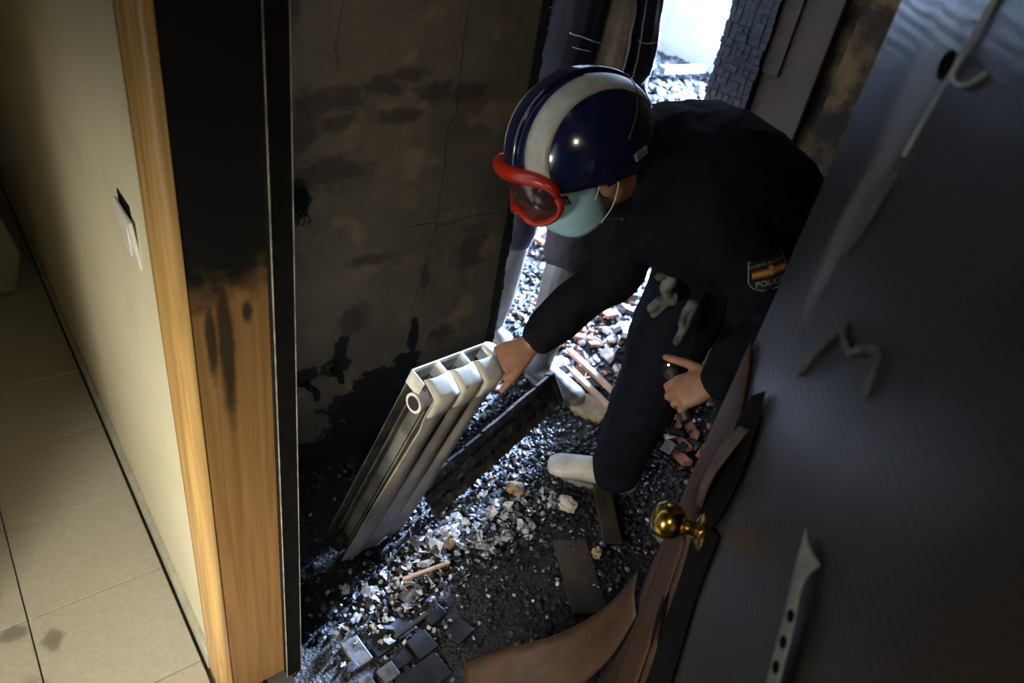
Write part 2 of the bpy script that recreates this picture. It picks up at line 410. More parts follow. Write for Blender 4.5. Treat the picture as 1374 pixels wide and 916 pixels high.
# ------------------------------------------------------------------ setting
YW = 1.50                      # burnt wall plane
fl = struct('floor', boxo((-2.5, -1.6, -.2), (.30, 4.2, -.003)), 'grout')
tile_me = None
for i in range(5):
    for j in range(12):
        x0 = .203 - .3 * (i + 1) + .0015; y0 = .153 + .3 * j + .0015
        o = obj('tile', boxo((0, 0, -.003), (.297, .297, .004)) if tile_me is None else tile_me, [] if tile_me else 'tile', fl, base=(0, 0, 0))
        if tile_me is None: tile_me = o.data
        md = o.modifiers.new('bevel', 'BEVEL'); md.width = .0012; md.segments = 1
        o.location = (x0, y0, random.uniform(-.0006, .0006))
struct('floor.001', boxo((.30, -1.6, -.2), (6.6, 4.2, -.012)), 'concrete')
struct('ceiling', boxo((-2.6, -1.7, 2.5), (6.7, 6.1, 2.6)), 'grey_plaster')
# cream wall with the entrance opening
b_ = MB(); b_.box((.22, .945, 0), (.36, 4.2, 2.5)); struct('wall_left', b_, 'cream')
struct('wall_left.001', boxo((.22, -1.6, 0), (.36, -.19, 2.5)), 'cream')
struct('wall_left.002', boxo((.22, -.19, 2.08), (.36, .945, 2.5)), 'cream')
struct('wall_occluder', boxo((-.55, 1.09, 0), (-.45, 4.2, 2.5)), 'cream')  # unseen wall placed to cut the lamp off the far cream wall
struct('wall_rear', boxo((-2.6, -1.7, 0), (6.6, -1.6, 2.5)), 'grey_plaster')
struct('wall_far_left', boxo((-2.6, -1.6, 0), (-2.5, 4.2, 2.5)), 'cream')
struct('wall_end', boxo((-2.6, 4.2, 0), (.36, 4.3, 2.5)), 'grey_plaster')
struct('baseboard_left', (lambda b: (b.box((.208, 1.024, .004), (.2205, 4.2, .058)), b.box((.2095, 1.024, .058), (.2205, 4.2, .0625)), b)[-1])(MB()), 'base_tile', bevel=.0015)
# casing: moulded profile, extruded upwards
prof = [(.2205, 1.026), (.214, 1.026), (.2115, 1.021), (.2115, .998), (.2135, .994), (.2135, .990), (.2105, .986), (.2105, .962), (.2125, .952), (.2165, .944), (.2225, .9375), (.229, .9345), (.235, .934), (.235, .946), (.2205, .946)]
b_ = MB(); b_.prism(prof, lambda u, v, t: V((u, v, t)), 0, 2.08); struct('trim_1', b_, 'pine', smooth=35)
# jamb board (reveal face) and its steel strip
b_ = MB()
nz = 60; nx = 6
for k in range(nz):
    z0 = 2.08 * k / nz; z1 = 2.08 * (k + 1) / nz
    b_.box((.2345, .9365, z0), (.352, .948, z1))
struct('trim_2', boxo((.2345, .9355, 0), (.352, .948, 2.08)), 'jamb')
t3 = struct('trim_3', boxo((.352, .915, 0), (.386, .95, 2.08)), 'black_metal')
obj('steel_edge_glint', boxo((.3512, .9138, 0), (.3526, .9165, 2.08)), 'edge_glint', t3)  # thin pale strip drawn as the edge highlight
obj('steel_edge_glint', boxo((.3852, .9138, 0), (.3864, .9165, 2.08)), 'edge_glint', t3)
struct('wall_left.003', boxo((.352, .95, 0), (.40, 1.5, 2.5)), 'burnt')
# burnt wall with doorway
def rough_wall(lo, hi, y0, y1, jag=True):
    b = MB(); n = 120; edge = []
    for k in range(n + 1):
        z = lo[1] + (hi[1] - lo[1]) * k / n
        e = .006 * noise.noise(V((3, 1, z * 22))) + .004 * noise.noise(V((9, 4, z * 70))) if jag else 0
        edge.append((hi[0] + e, z))
    poly = [(lo[0], hi[1]), (lo[0], lo[1])] + edge
    b.prism(poly, lambda u, v, t: V((u, t, v)), y0, y1)
    return b
bw = struct('wall_back', rough_wall((.40, -.012), (1.285, 2.5), YW, YW + .13), 'burnt')
struct('wall_back.001', boxo((1.28, YW, 2.06), (2.3, YW + .13, 2.5)), 'burnt')
def crack(pts, wd):
    b = MB(); P = catmull([V((x, YW - .0004, z)) for x, z in pts], 8); vs = []; 
    for i, p in enumerate(P):
        k = wd * (.5 + .9 * abs(noise.noise(p * 40)))
        off = V((noise.noise(p * 60) * .006, 0, noise.noise(p * 55 + V((5, 5, 5))) * .006))
        d = (P[min(i + 1, len(P) - 1)] - P[max(i - 1, 0)]).normalized(); s = V((-d.z, 0, d.x)) * k
        vs += [p + off + s, p + off + V((0, -.0006, 0)), p + off - s]
    fs = []
    for i in range(len(P) - 1):
        a = 3 * i
        fs += [(a, a + 1, a + 4, a + 3), (a + 1, a + 2, a + 5, a + 4)]
    b.add(vs, fs); return b
obj('crack', crack([(1.066, 1.345), (1.062, 1.244), (1.064, 1.15), (1.062, 1.081), (1.043, 1.025), (1.046, .93), (1.042, .838), (1.03, .704), (1.0, .564), (.985, .50)], .0016), 'crack', bw)
obj('crack', crack([(.95, .778), (1.02, .777), (1.075, .765), (1.14, .775), (1.245, .772)], .0016), 'crack', bw)
obj('crack', crack([(.75, 1.345), (.735, 1.26), (.738, 1.20)], .0012), 'crack', bw)
# charred door jambs with cracked, blocky surface
def char_post(x0, x1, y0, y1, z1, cs, amp, seed):
    b = MB(); nzz = int(z1 / cs); 
    nx_ = max(2, round((x1 - x0) / cs)); ny_ = max(2, round((y1 - y0) / cs))
    def blk(lo, hi):
        b.box(lo, hi)
    rnd = random.Random(seed)
    for k in range(nzz):
        za = k * cs
        for i in range(nx_):
            for j in range(ny_):
                if 0 < i < nx_ - 1 and 0 < j < ny_ - 1: continue
                xa = x0 + (x1 - x0) * i / nx_; xb = x0 + (x1 - x0) * (i + 1) / nx_
                ya = y0 + (y1 - y0) * j / ny_; yb = y0 + (y1 - y0) * (j + 1) / ny_
                g = cs * .05
                vs = []
                q = [rnd.uniform(-amp, amp) for _ in range(3)]
                for (dx, dy, dz) in ((0, 0, 0), (1, 0, 0), (1, 1, 0), (0, 1, 0), (0, 0, 1), (1, 0, 1), (1, 1, 1), (0, 1, 1)):
                    px = (xb - g if dx else xa + g) + q[0] * (1 if dx else .6) + rnd.uniform(-amp, amp) * .35
                    py = (yb - g if dy else ya + g) + q[1] + rnd.uniform(-amp, amp) * .35
                    pz = (za + cs - g if dz else za + g) + rnd.uniform(-amp, amp) * .5 + (i % 2) * cs * .4
                    vs.append((px, py, pz))
                b.add(vs, [(0, 3, 2, 1), (4, 5, 6, 7), (0, 1, 5, 4), (1, 2, 6, 5), (2, 3, 7, 6), (3, 0, 4, 7)])
    b.box((x0 + .004, y0 + .004, 0), (x1 - .004, y1 - .004, z1))
    return b
t4 = struct('trim_4', boxo((1.2835, YW - .004, 0), (1.305, YW + .13, 2.06)), 'char')
o = obj('char_crust', char_post(1.287, 1.318, YW - .002, YW + .128, 2.05, .024, .0025, 3), 'char', t4); o['kind'] = 'stuff'
t5 = struct('trim_5', boxo((2.205, YW - .06, 0), (2.29, YW + .12, 2.06)), 'char')
o = obj('char_crust', char_post(2.17, 2.235, YW - .075, YW + .10, 2.05, .024, .0035, 5), 'char', t5); o['kind'] = 'stuff'
# corridor end wall: grey board casing, groove and scorched plaster
struct('wall_right', boxo((2.235, -1.6, -.012), (2.36, 1.43, 2.5)), 'yellow_plaster')
t6 = struct('trim_6', boxo((2.200, 1.235, 0), (2.236, 1.428, 2.3)), 'grey_plaster', bevel=.004)
obj('scorched_batten', boxo((2.188, 1.36, 1.16), (2.2005, 1.425, 2.3)), 'grey_plaster', t6, bevel=.003)
struct('trim_7', boxo((2.212, 1.075, 0), (2.236, 1.185, 2.3)), 'yellow_plaster', bevel=.003)
struct('trim_8', boxo((2.195, .93, 0), (2.236, 1.06, 2.3)), 'grey_plaster', bevel=.004)
struct('wall_right.001', boxo((2.29, YW, -.012), (6.6, YW + .12, 2.5)), 'white_wall')
# far room: white walls, window in the right-hand wall
b_ = MB(); b_.prism([(-.2, 0), (6.6, 0), (6.6, 2.5), (-.2, 2.5)], lambda u, v, t: V((u, t, v)), 5.3, 5.4)
struct('wall_room_back', b_, 'white_wall')
struct('wall_room_corner', boxo((5.66, 3.85, -.012), (6.6, 5.3, 2.5)), 'white_wall')
struct('wall_room_left', boxo((.30, YW + .13, -.012), (.42, 5.3, 2.5)), 'burnt')
b_ = MB()
b_.box((6.5, 1.5, 0), (6.6, 2.85, 2.5)); b_.box((6.5, 3.8, 0), (6.6, 3.9, 2.5)); b_.box((6.5, 2.85, 0), (6.6, 3.8, 1.1)); b_.box((6.5, 2.85, 2.42), (6.6, 3.8, 2.5))
struct('wall_room_right', b_, 'white_wall')
b_ = MB(); b_.box((6.5, 2.85, 1.1), (6.56, 2.90, 2.42)); b_.box((6.5, 3.75, 1.1), (6.56, 3.8, 2.42)); b_.box((6.5, 2.85, 1.1), (6.56, 3.8, 1.15)); b_.box((6.5, 2.85, 2.37), (6.56, 3.8, 2.42))
struct('window_1', b_, 'window_frame')
struct('floor.002', boxo((.30, 4.2, -.2), (6.6, 5.4, -.012)), 'concrete')

# ------------------------------------------------------------------ entrance door, standing half open
HG = V((.25, -.14, 0)); DD = V((.61, .577, 0)).normalized(); DN = V((-DD.y, DD.x, 0))   # hinge, leaf direction, outer-face normal
def dp(s, z, n=0.): return HG + DD * s + DN * n + V((0, 0, z))
b_ = MB()
edge = []
for k in range(61):
    z = .01 + 2.02 * k / 60
    edge.append((.795 + .006 * noise.noise(V((z * 14, 2, 3))) + (.02 * max(0, .9 - z)), z))
b_.prism([(0, 2.03), (0, .01)] + edge, lambda u, v, t: dp(u, v, t), -.040, 0)
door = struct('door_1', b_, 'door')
def sheet(outline_l, outline_r, lift, nu=6):
    """ribbon between two edge curves (s, z, n) lists of equal length"""
    b = MB(); A = catmull([V(p) for p in outline_l], 5); B = catmull([V(p) for p in outline_r], 5); vs = []; n = len(A)
    for i in range(n):
        for k in range(nu + 1):
            t = k / nu; p = A[i].lerp(B[i], t); vs.append(dp(p.x, p.y, p.z + lift * math.sin(math.pi * t)))
    fs = [(i * (nu + 1) + k, i * (nu + 1) + k + 1, (i + 1) * (nu + 1) + k + 1, (i + 1) * (nu + 1) + k) for i in range(n - 1) for k in range(nu)]
    b.add(vs, fs); return b
obj('bared_wood', sheet([(.797, 1.17, .003), (.800, 1.08, .004), (.803, .95, .005), (.806, .80, .005), (.812, .66, .006), (.815, .50, .008), (.818, .30, .01), (.82, .05, .012)],
                        [(.775, 1.16, .003), (.715, 1.10, .004), (.70, 1.0, .005), (.70, .90, .004), (.665, .82, .004), (.635, .72, .004), (.60, .60, .004), (.56, .05, .006)], .002), 'door_wood', door, smooth=180, solid=.004)
obj('bared_wood_layer', sheet([(.78, .84, .010), (.765, .74, .011), (.74, .62, .013), (.71, .45, .018), (.69, .2, .022)],
                              [(.70, .86, .008), (.67, .76, .009), (.64, .66, .010), (.60, .5, .012), (.56, .2, .014)], .002), 'door_wood', door, smooth=180, solid=.003)
obj('peeled_skin', sheet([(.83, .62, .02), (.84, .48, .05), (.84, .36, .12), (.84, .26, .22), (.84, .17, .30)],
                         [(.76, .58, .012), (.755, .44, .03), (.75, .30, .08), (.745, .18, .17), (.74, .08, .25)], .006), 'door_wood', door, smooth=180, solid=.003)
obj('veneer_leaf', sheet([(.675, 1.12, .008), (.69, 1.06, .016), (.70, .99, .014), (.705, .93, .006)],
                         [(.655, 1.13, .006), (.645, 1.09, .020), (.655, 1.03, .024), (.695, .93, .006)], .008), 'veneer', door, smooth=180, solid=.0015)
obj('burn_hole', sheet([(.70, 1.15, .006), (.715, 1.08, .006), (.705, 1.0, .0065), (.705, .93, .0065)],
                       [(.66, 1.19, .006), (.62, 1.10, .006), (.62, 1.0, .0065), (.655, .92, .0065)], 0), 'blackpaint', door, smooth=180)
obj('burn_hole', sheet([(.665, .77, .016), (.655, .73, .0165), (.63, .70, .0165)], [(.655, .775, .016), (.63, .745, .0165), (.615, .705, .0165)], 0), 'blackpaint', door, smooth=180)
obj('burn_scar', sheet([(.69, .93, .006), (.665, .84, .006), (.64, .74, .006), (.60, .60, .006), (.55, .3, .006)], [(.60, .99, .004), (.575, .88, .004), (.525, .76, .004), (.50, .6, .004), (.44, .3, .004)], 0), 'blackpaint', door, smooth=180)
def curl(pts, r, mat, name, lat=None):
    b = MB(); b.tube(catmull([dp(*p) for p in pts], 6), r, 8, lat or DN); return obj(name, b, mat, door, smooth=180)
curl([(.60, 1.262, .002), (.578, 1.31, .003), (.553, 1.356, .003), (.545, 1.352, .003), (.515, 1.352, .003), (.50, 1.366, .002), (.470, 1.384, .002), (.463, 1.376, .002), (.455, 1.35, .001)], (.004), 'pale_veneer', 'veneer_curl')
curl([(.63, 1.40, .001), (.615, 1.43, .003), (.608, 1.46, .003), (.603, 1.49, .001)], .004, 'pale_veneer', 'veneer_curl')
curl([(.578, 1.66, .002), (.585, 1.60, .003), (.597, 1.55, .003), (.607, 1.51, .001)], .0022, 'peel', 'veneer_splinter')
curl([(.588, 1.593, .003), (.579, 1.604, .006), (.574, 1.597, .008), (.579, 1.588, .006), (.568, 1.583, .004), (.55, 1.588, .003), (.536, 1.600, .001)], .0018, 'peel', 'veneer_splinter')
obj('spy_hole', (lambda b: (b.lathe([(.012, 0), (.012, .002), (.008, .003), (.008, .0005)], dp(.612, 1.588, 0), DN, 18), b)[-1])(MB()), 'blackpaint', door, smooth=40)
# peeled white strip close to the camera with dark burn dots
b_ = sheet([(.418, 1.215, .006), (.400, 1.195, .008), (.372, 1.155, .008), (.352, 1.120, .008), (.330, 1.075, .006), (.315, 1.03, .006)],
           [(.372, 1.222, .004), (.368, 1.198, .010), (.345, 1.168, .010), (.325, 1.135, .010), (.302, 1.085, .008), (.288, 1.03, .008)], .004)
ps = obj('peeled_strip', b_, 'peel', door, smooth=180, solid=.0012)
for s_, z_ in ((.352, 1.172), (.340, 1.150), (.329, 1.128), (.318, 1.105), (.308, 1.083)):
    obj('burn_dot', (lambda b: (b.ball(dp(s_, z_, .0135), (.006, .006, .0025), Matrix((DD, V((0, 0, 1)), DN)).transposed(), 10, 6), b)[-1])(MB()), 'blackpaint', ps, smooth=180)
# brass knob on its rose
kb = dp(.665, .925, .004)
kn = obj('knob', (lambda b: (b.lathe([(.011, 0), (.010, .018), (.011, .026), (.017, .030), (.024, .038), (.0275, .050), (.026, .061), (.019, .069), (.010, .072), (.001, .0725)], kb, DN + V((0, 0, .12)), 28), b)[-1])(MB()), 'brass', door, smooth=60)
obj('rose', (lambda b: (b.lathe([(.029, 0), (.029, .003), (.024, .006), (.013, .008), (.012, .012)], kb - DN * .001, DN, 24), b)[-1])(MB()), 'brass', kn, smooth=40)

# ------------------------------------------------------------------ fittings on the walls
sw = thing('light_switch', (.2195, 1.18, 1.07), 'white light switch plate half torn off the cream wall', 'switch')
def sp_(y, z, d): return V((.2195 - d, y, z))
b_ = MB(); b_.box((.2186, 1.150, 1.095), (.2199, 1.222, 1.119)); obj('wall_box', b_, 'blackpaint', sw)
X = Matrix.Translation((.2182, 1.172, 1.062)) @ Matrix.Rotation(math.radians(-5), 4, 'Y') @ Matrix.Rotation(math.radians(4), 4, 'X')
pl = obj('plate', boxo((-.005, -.045, -.045), (.001, .045, .045), X), 'white_plastic', sw, bevel=.002)
obj('rocker', boxo((-.0075, -.022, -.030), (-.004, .022, .030), X @ Matrix.Rotation(math.radians(4), 4, 'Y')), 'white_plastic', pl, bevel=.001)
# burnt socket near the door frame, radiator valve tails and pipe stub
so = thing('burnt_socket', (.64, YW, .90), 'burnt out socket box hanging from the stained plaster beside the door frame', 'socket')
b_ = MB(); b_.box((.61, YW - .012, .86), (.665, YW + .02, .93)); obj('box', b_, 'blackpaint', so, bevel=.006)
b_ = MB()
for k in range(3): b_.tube(catmull([(.63 + .012 * k, YW - .01, .885), (.635 + .013 * k, YW - .03, .865), (.63 + .015 * k, YW - .018, .845)], 5), .0022, 6)
o = obj('wire', b_, 'trim', so, smooth=180); o['kind'] = 'stuff'
def valve(x, z, label, len_=.05):
    t = thing('pipe_stub', (x, YW, z), label, 'pipe', None)
    obj('pipe', (lambda b: (b.tube(catmull([(x, YW + .01, z), (x, YW - .03, z), (x + .012, YW - len_, z - .008), (x + .014, YW - len_ - .004, z - .03)], 6), .009, 12), b)[-1])(MB()), 'black_metal', t, smooth=60)
    obj('collar', (lambda b: (b.lathe([(.02, 0), (.021, .003), (.016, .008), (.011, .009)], (x, YW - .001, z), (0, -1, 0), 18), b)[-1])(MB()), 'rad_soot', t, smooth=40)
valve(.655, .355, 'bent radiator pipe stub sticking out of the burnt wall near the door frame')
valve(.735, .375, 'radiator pipe stub between black burn stains on the plaster', .035)
# pale board leaning far along the cream wall
b_ = MB(); b_.prism([(-.02, 0), (.09, .0), (.125, .06), (.085, .14), (.02, .15), (-.06, .06)], lambda u, v, t: V((.03 + u, 2.78 + t - v * .25, .02 + v * 2.6)), 0, .05)
o = obj('leaning_board', b_, 'pale_board', None, base=(.06, 2.8, 0), bevel=.01); tag(o, 'pale rounded board leaning in the dark at the far end of the cream wall', 'board')

# ------------------------------------------------------------------ radiator
P1 = V((.690, .930, .700)); P2 = V((.586, 1.112, .035))
RL = (P2 - P1).normalized(); RLEN = (P2 - P1).length
W0 = (V((1, 0, 0)) - RL * RL.x).normalized(); D0 = RL.cross(W0)
if D0.y > 0: D0 = -D0                 # D0 points to the camera side
al = math.radians(8)
RW = (W0 * math.cos(al) - D0 * math.sin(al)).normalized(); RD = RL.cross(RW)
if RD.y > 0: RD = -RD
def rp(w_, l_, d_): return P1 + RW * w_ + RL * l_ + RD * d_
rad = thing('radiator', P2, 'pale aluminium radiator section tilted up by the crouching officer', 'radiator')
SWD = .073
for i in range(3):
    w0 = i * SWD; g = .0025
    b = MB()
    # front plate: wide at the ends, waisted in the middle, curling over at the top
    ls = [-.004, .02, .05, .075, .11, .20, .40, .55, .62, RLEN - .01]
    hw = [.0345, .0345, .0345, .031, .024, .027, .0335, .0345, .0350, .0352]
    vs = []; n = len(ls)
    for l_, h in zip(ls, hw):
        for q in (-1, -.5, 0, .5, 1):
            vs.append(rp(w0 + SWD / 2 + h * q, l_, .0 - .006 * q * q))
    for l_, h in zip(ls, hw):
        for q in (-1, -.5, 0, .5, 1):
            vs.append(rp(w0 + SWD / 2 + h * q, l_, -.004 - .006 * q * q))
    fs = []
    for r_ in range(n - 1):
        for k in range(4):
            a = r_ * 5 + k; fs.append((a, a + 1, a + 6, a + 5)); a += n * 5; fs.append((a, a + 5, a + 6, a + 1))
    for r_ in range(n - 1):
        for k, rev in ((0, 1), (4, 0)):
            a = r_ * 5 + k; c_ = a + n * 5; q4 = (a, a + 5, c_ + 5, c_); fs.append(q4 if rev else q4[::-1])
    for r_ in (0, n - 1):
        for k in range(4):
            a = r_ * 5 + k; fs.append((a, a + 1, a + 1 + n * 5, a + n * 5))
    b.add(vs, fs)
    sec = obj('section', b, 'rad_strip', rad, smooth=40)
    # curved cap block at the top front
    b = MB(); arc = []
    for k in range(7):
        a = math.pi / 2 * k / 6; arc.append((-.0 - .048 * math.sin(a) * 1.0, -.004 - .020 * math.sin(a) * (1 - .3 * k / 6)))
    vs = []
    for d_, l_ in [(.0015, .05), (.002, .02)] + arc:
        for q in (-1, -.5, 0, .5, 1): vs.append(rp(w0 + SWD / 2 + (.0350) * q, l_, d_ - .0045 * q * q))
    m_ = len(arc) + 2
    b.add(vs, [(r_ * 5 + k, r_ * 5 + k + 1, r_ * 5 + k + 6, r_ * 5 + k + 5) for r_ in range(m_ - 1) for k in range(4)])
    obj('top_block', b, 'radiator', sec, smooth=180, solid=.004)
    # web and rear fins
    b = MB()
    def rb(w1, w2, l1, l2, d1, d2):
        vs = [rp(*p) for p in ((w1, l1, d1), (w2, l1, d1), (w2, l2, d1), (w1, l2, d1), (w1, l1, d2), (w2, l1, d2), (w2, l2, d2), (w1, l2, d2))]
        b.add(vs, [(0, 3, 2, 1), (4, 5, 6, 7), (0, 1, 5, 4), (1, 2, 6, 5), (2, 3, 7, 6), (3, 0, 4, 7)])
    cw = w0 + SWD / 2
    rb(cw - .003, cw + .003, .06, RLEN - .03, -.006, -.085)
    rb(cw - .014, cw + .014, .02, RLEN - .02, -.034, -.058)
    for dd_, hh in ((-.022, .022), (-.068, .022), (-.088, .032)):
        rb(cw - hh, cw + hh, .045 if dd_ > -.08 else .0, RLEN - .045, dd_, dd_ - .0035)
    obj('fins', b, 'rad_grey', sec)['kind'] = 'stuff'
    # rear vent cell
    b = MB()
    rb(cw - .0355, cw - .0335, -.012, .03, -.047, -.090); rb(cw - .0355, cw + .0355, -.012, .03, -.088, -.091)
    rb(cw + .0335, cw + .0355, -.012, .03, -.047, -.090)
    obj('vent_cell', b, 'radiator', sec)
# headers (top and bottom) with an open bore on the left
for l_ in (.045, RLEN - .05):
    b = MB(); A = rp(-.006, l_, -.044); B = rp(3 * SWD + .004, l_, -.044)
    b.lathe([(.017, 0), (.0235, 0), (.0235, .012), (.021, .016), (.021, (B - A).length - .012), (.0235, (B - A).length - .010), (.0235, (B - A).length)], A, RW, 22)
    hd = obj('header_pipe', b, 'radiator' if l_ < .1 else 'rad_soot', rad, smooth=40)  # lower header darkened in colour for the shade behind the plates
    obj('bore', (lambda b: (b.lathe([(.0168, 0), (.0168, .001)], A - RW * .0012, RW, 20), b)[-1])(MB()), 'hole', hd)
b = MB(); b.lathe([(.024, 0), (.024, .006), (.019, .010), (.001, .011)], rp(3 * SWD + .004, -.010, -.066), RW * .2 - RL, 20)
obj('end_cap', b, 'radiator', rad, smooth=40)

# sooted radiator half behind it
sr = thing('sooted_radiator', (1.2, 1.26, .02), 'soot blackened radiator piece with gaps lying behind the pale one', 'radiator')
A = V((.86, 1.175, .125)); B = V((1.455, 1.335, .205)); SL = (B - A).normalized(); SWv = V((.16, -.42, -.80)); SWv = (SWv - SL * SWv.dot(SL)).normalized(); SN = SL.cross(SWv)
if SN.y > 0: SN = -SN
LEN = (B - A).length
def sp2(l_, w_, n_): return A + SL * l_ + SWv * w_ + SN * n_
def sbox(b, l1, l2, w1, w2, n1, n2):
    b.add([sp2(*p) for p in ((l1, w1, n1), (l2, w1, n1), (l2, w2, n1), (l1, w2, n1), (l1, w1, n2), (l2, w1, n2), (l2, w2, n2), (l1, w2, n2))],
          [(0, 3, 2, 1), (4, 5, 6, 7), (0, 1, 5, 4), (1, 2, 6, 5), (2, 3, 7, 6), (3, 0, 4, 7)])
for w_ in (0, .042, .088):
    b = MB(); nn = 16
    for k in range(nn):
        q = .004 * noise.noise(V((k * .9, w_ * 40, 2)))
        sbox(b, LEN * k / nn, LEN * (k + 1) / nn + .001, w_ - .014 + q, w_ + .013 + q * .5, -.004, .009)
    obj('rail', b, 'rad_soot', sr)
for k in range(9):
    b = MB(); l_ = LEN * (k + .5) / 9; sbox(b, l_ - .018 + random.uniform(-.012, .012), l_ + .018 + random.uniform(-.01, .014), -.004, .092, -.004, .005); obj('crossbar', b, 'rad_soot', sr)
b = MB(); sbox(b, .01, LEN - .02, .0, .09, -.014, -.010); obj('back_plate', b, 'rad_soot', sr)
b = MB(); sbox(b, LEN - .012, LEN + .012, -.016, .10, -.018, .014); obj('end_rail', b, 'rad_soot', sr, bevel=.004)

# ------------------------------------------------------------------ people
def hand(mb, wrist, d, nrm, thumb_side, curl=(.9, 1.0, 1.05, 1.1), thumb=(.6, .5), size=1.0, spread=.05):
    """d: direction to the fingertips, nrm: out of the back of the hand, thumb_side: towards the thumb"""
    wrist = V(wrist); d = V(d).normalized(); n = V(nrm); n = (n - d * n.dot(d)).normalized(); t = V(thumb_side); t = (t - d * t.dot(d) - n * t.dot(n)).normalized()
    s = size
    P = [wrist - d * .02 * s, wrist + d * .02 * s, wrist + d * .055 * s, wrist + d * .088 * s]
    mb.tube(P, [(.026 * s, .019 * s), (.032 * s, .018 * s), (.040 * s, .0165 * s), (.041 * s, .0135 * s)], 14, t)
    lens = ((.042, .026, .021), (.047, .030, .023), (.043, .028, .022), (.034, .021, .019))
    for i in range(4):
        off = (.030 - .020 * i) * s
        p = wrist + d * (.086 - .004 * abs(i - 1)) * s + t * off
        pts = [p - d * .02 * s, p]; a = 0.
        fd = (d + t * spread * (1.5 - i)).normalized()
        for k, l in enumerate(lens[i]):
            a += curl[i] * (.75, 1.0, .6)[k]
            dd = fd * math.cos(a) - n * math.sin(a)
            p = p + dd * l * s; pts.append(p)
        mb.tube(pts, [.0095 * s, .0098 * s, .0090 * s, .0080 * s, .0068 * s], 10, t)
    p = wrist + d * .022 * s + t * .024 * s - n * .004 * s
    a, b2 = thumb
    d1 = (d * math.cos(a) + t * math.sin(a)).normalized(); d2 = (d1 * math.cos(b2) - n * math.sin(b2) * .6 + d * .3).normalized()
    q1 = p + d1 * .045 * s; q2 = q1 + d2 * .034 * s; q3 = q2 + d2 * .024 * s
    mb.tube([p - d1 * .015 * s, p, q1, q2, q3], [.013 * s, .014 * s, .0115 * s, .0102 * s, .0082 * s], 10, n)
    return q3

def head(mb, c, f, u, s=1.0):
    """c: head centre; f: face direction; u: crown direction"""
    f = V(f).normalized(); u = V(u); u = (u - f * u.dot(f)).normalized(); l = u.cross(f)
    X = Matrix((f, l, u)).transposed()
    def at(a, b_, c_): return V(c) + (f * a + l * b_ + u * c_) * s
    mb.ball(at(-.005, 0, .03), (.098 * s, .077 * s, .092 * s), X, 20, 14)
    mb.ball(at(.022, 0, -.045), (.068 * s, .060 * s, .072 * s), X, 18, 12)
    mb.ball(at(.055, 0, -.098), (.028 * s, .030 * s, .022 * s), X, 14, 10)
    mb.tube([at(.084, 0, .018), at(.094, 0, -.012), at(.097, 0, -.026)], [.008 * s, .010 * s, .012 * s], 10, l)
    mb.tube([at(.082, -.022, -.062), at(.090, 0, -.063), at(.082, .022, -.062)], [.006 * s, .009 * s, .006 * s], 8, u)
    for sg in (-1, 1):
        mb.ball(at(.078, sg * .031, .012), (.012 * s, .014 * s, .011 * s), X, 10, 8)
        mb.ball(at(.080, sg * .030, .032), (.012 * s, .022 * s, .007 * s), X, 10, 8)
        mb.ball(at(-.010, sg * .078, -.012), (.022 * s, .009 * s, .032 * s), X, 12, 8)
    return at, X, f, l, u

def boot(mb_boot, mb_sole, ankle, d, shaft_top, r_top=.058, length=.29):
    """rubber boot: ankle point over the heel, d toe direction in plan"""
    a = V(ankle); d = V((d[0], d[1], 0)).normalized(); s = V((-d.y, d.x, 0)); g = V((a.x, a.y, 0))
    toe = length - .075
    limb(mb_boot, [V(shaft_top), V(shaft_top).lerp(a, .55), a + V((0, 0, .02)), g + V((0, 0, .06)) - d * .005], [r_top, r_top * .93, (.044, .050), (.040, .052)], s)
    limb(mb_boot, [g - d * .045 + V((0, 0, .045)), g + V((0, 0, .050)), g + d * .075 + V((0, 0, .052)), g + d * (toe - .045) + V((0, 0, .040)), g + d * (toe - .012) + V((0, 0, .034))],
         [(.034, .034), (.040, .042), (.044, .040), (.049, .030), (.042, .024)], s)
    poly = []
    for k in range(28):
        an = 2 * math.pi * k / 28; c, sn = math.cos(an), math.sin(an)
        x = (toe * .5 - .035) + c * (length * .5 + .004); w_ = (.040 + .010 * (c * .5 + .5)) * (abs(sn) ** .75) * (1 if sn > 0 else -1)
        poly.append((x, w_))
    mb_sole.prism(poly, lambda u, v, t: g + d * u + s * v + V((0, 0, t)), .000, .024)

# ---- the crouching officer
P = thing('person', (1.45, .90, .0), 'person bent over in navy uniform and dark blue helmet lifting the radiator', 'person')
FZ = .004
f = V((-.897, .129, -.422)).normalized(); u = V((-.385, .238, .891)); HC = V((.957, .932, 1.187))
body = MB()
at, HX, f, l, u = head(body, HC, f, u)
lv = -l if l.y > 0 else l          # towards the camera side
neck = V((1.15, .95, 1.16))
limb(body, [HC - u * .05 - f * .03, neck, V((1.22, .93, 1.15))], [.052, .056, .07])
limb(body, [V((1.52, .84, 1.02)), V((1.42, .86, 1.10)), V((1.30, .89, 1.14)), V((1.20, .93, 1.15))], [(.15, .10), (.14, .095), (.15, .10), (.16, .09)])
RS, RE, RWR = V((1.17, 1.07, 1.13)), V((1.185, .965, .905)), V((.990, .990, .728))
LS, LE, LW = V((1.20, .78, 1.12)), V((1.33, .61, .95)), V((1.182, .618, .826))
limb(body, [RS, RE, RWR], [.045, .036, .026]); limb(body, [LS, LE, LW], [.045, .036, .027])
RHIP, RKN, RAN = V((1.49, .92, .93)), V((1.385, .905, .50)), V((1.455, .985, .10))
LHIP, LKN, LAN = V((1.54, .77, .93)), V((1.56, .70, .50)), V((1.64, .70, .10))
limb(body, [RHIP, RKN, RAN], [.075, .05, .036]); limb(body, [LHIP, LKN, LAN], [.075, .05, .036])
hand(body, RWR + V((-.008, .0, -.006)), (-.88, .10, -.34), (-.26, -.42, .78), (.43, -.66, -.33), (.55, .72, .85, 1.0), (.45, .35), .95, .035)
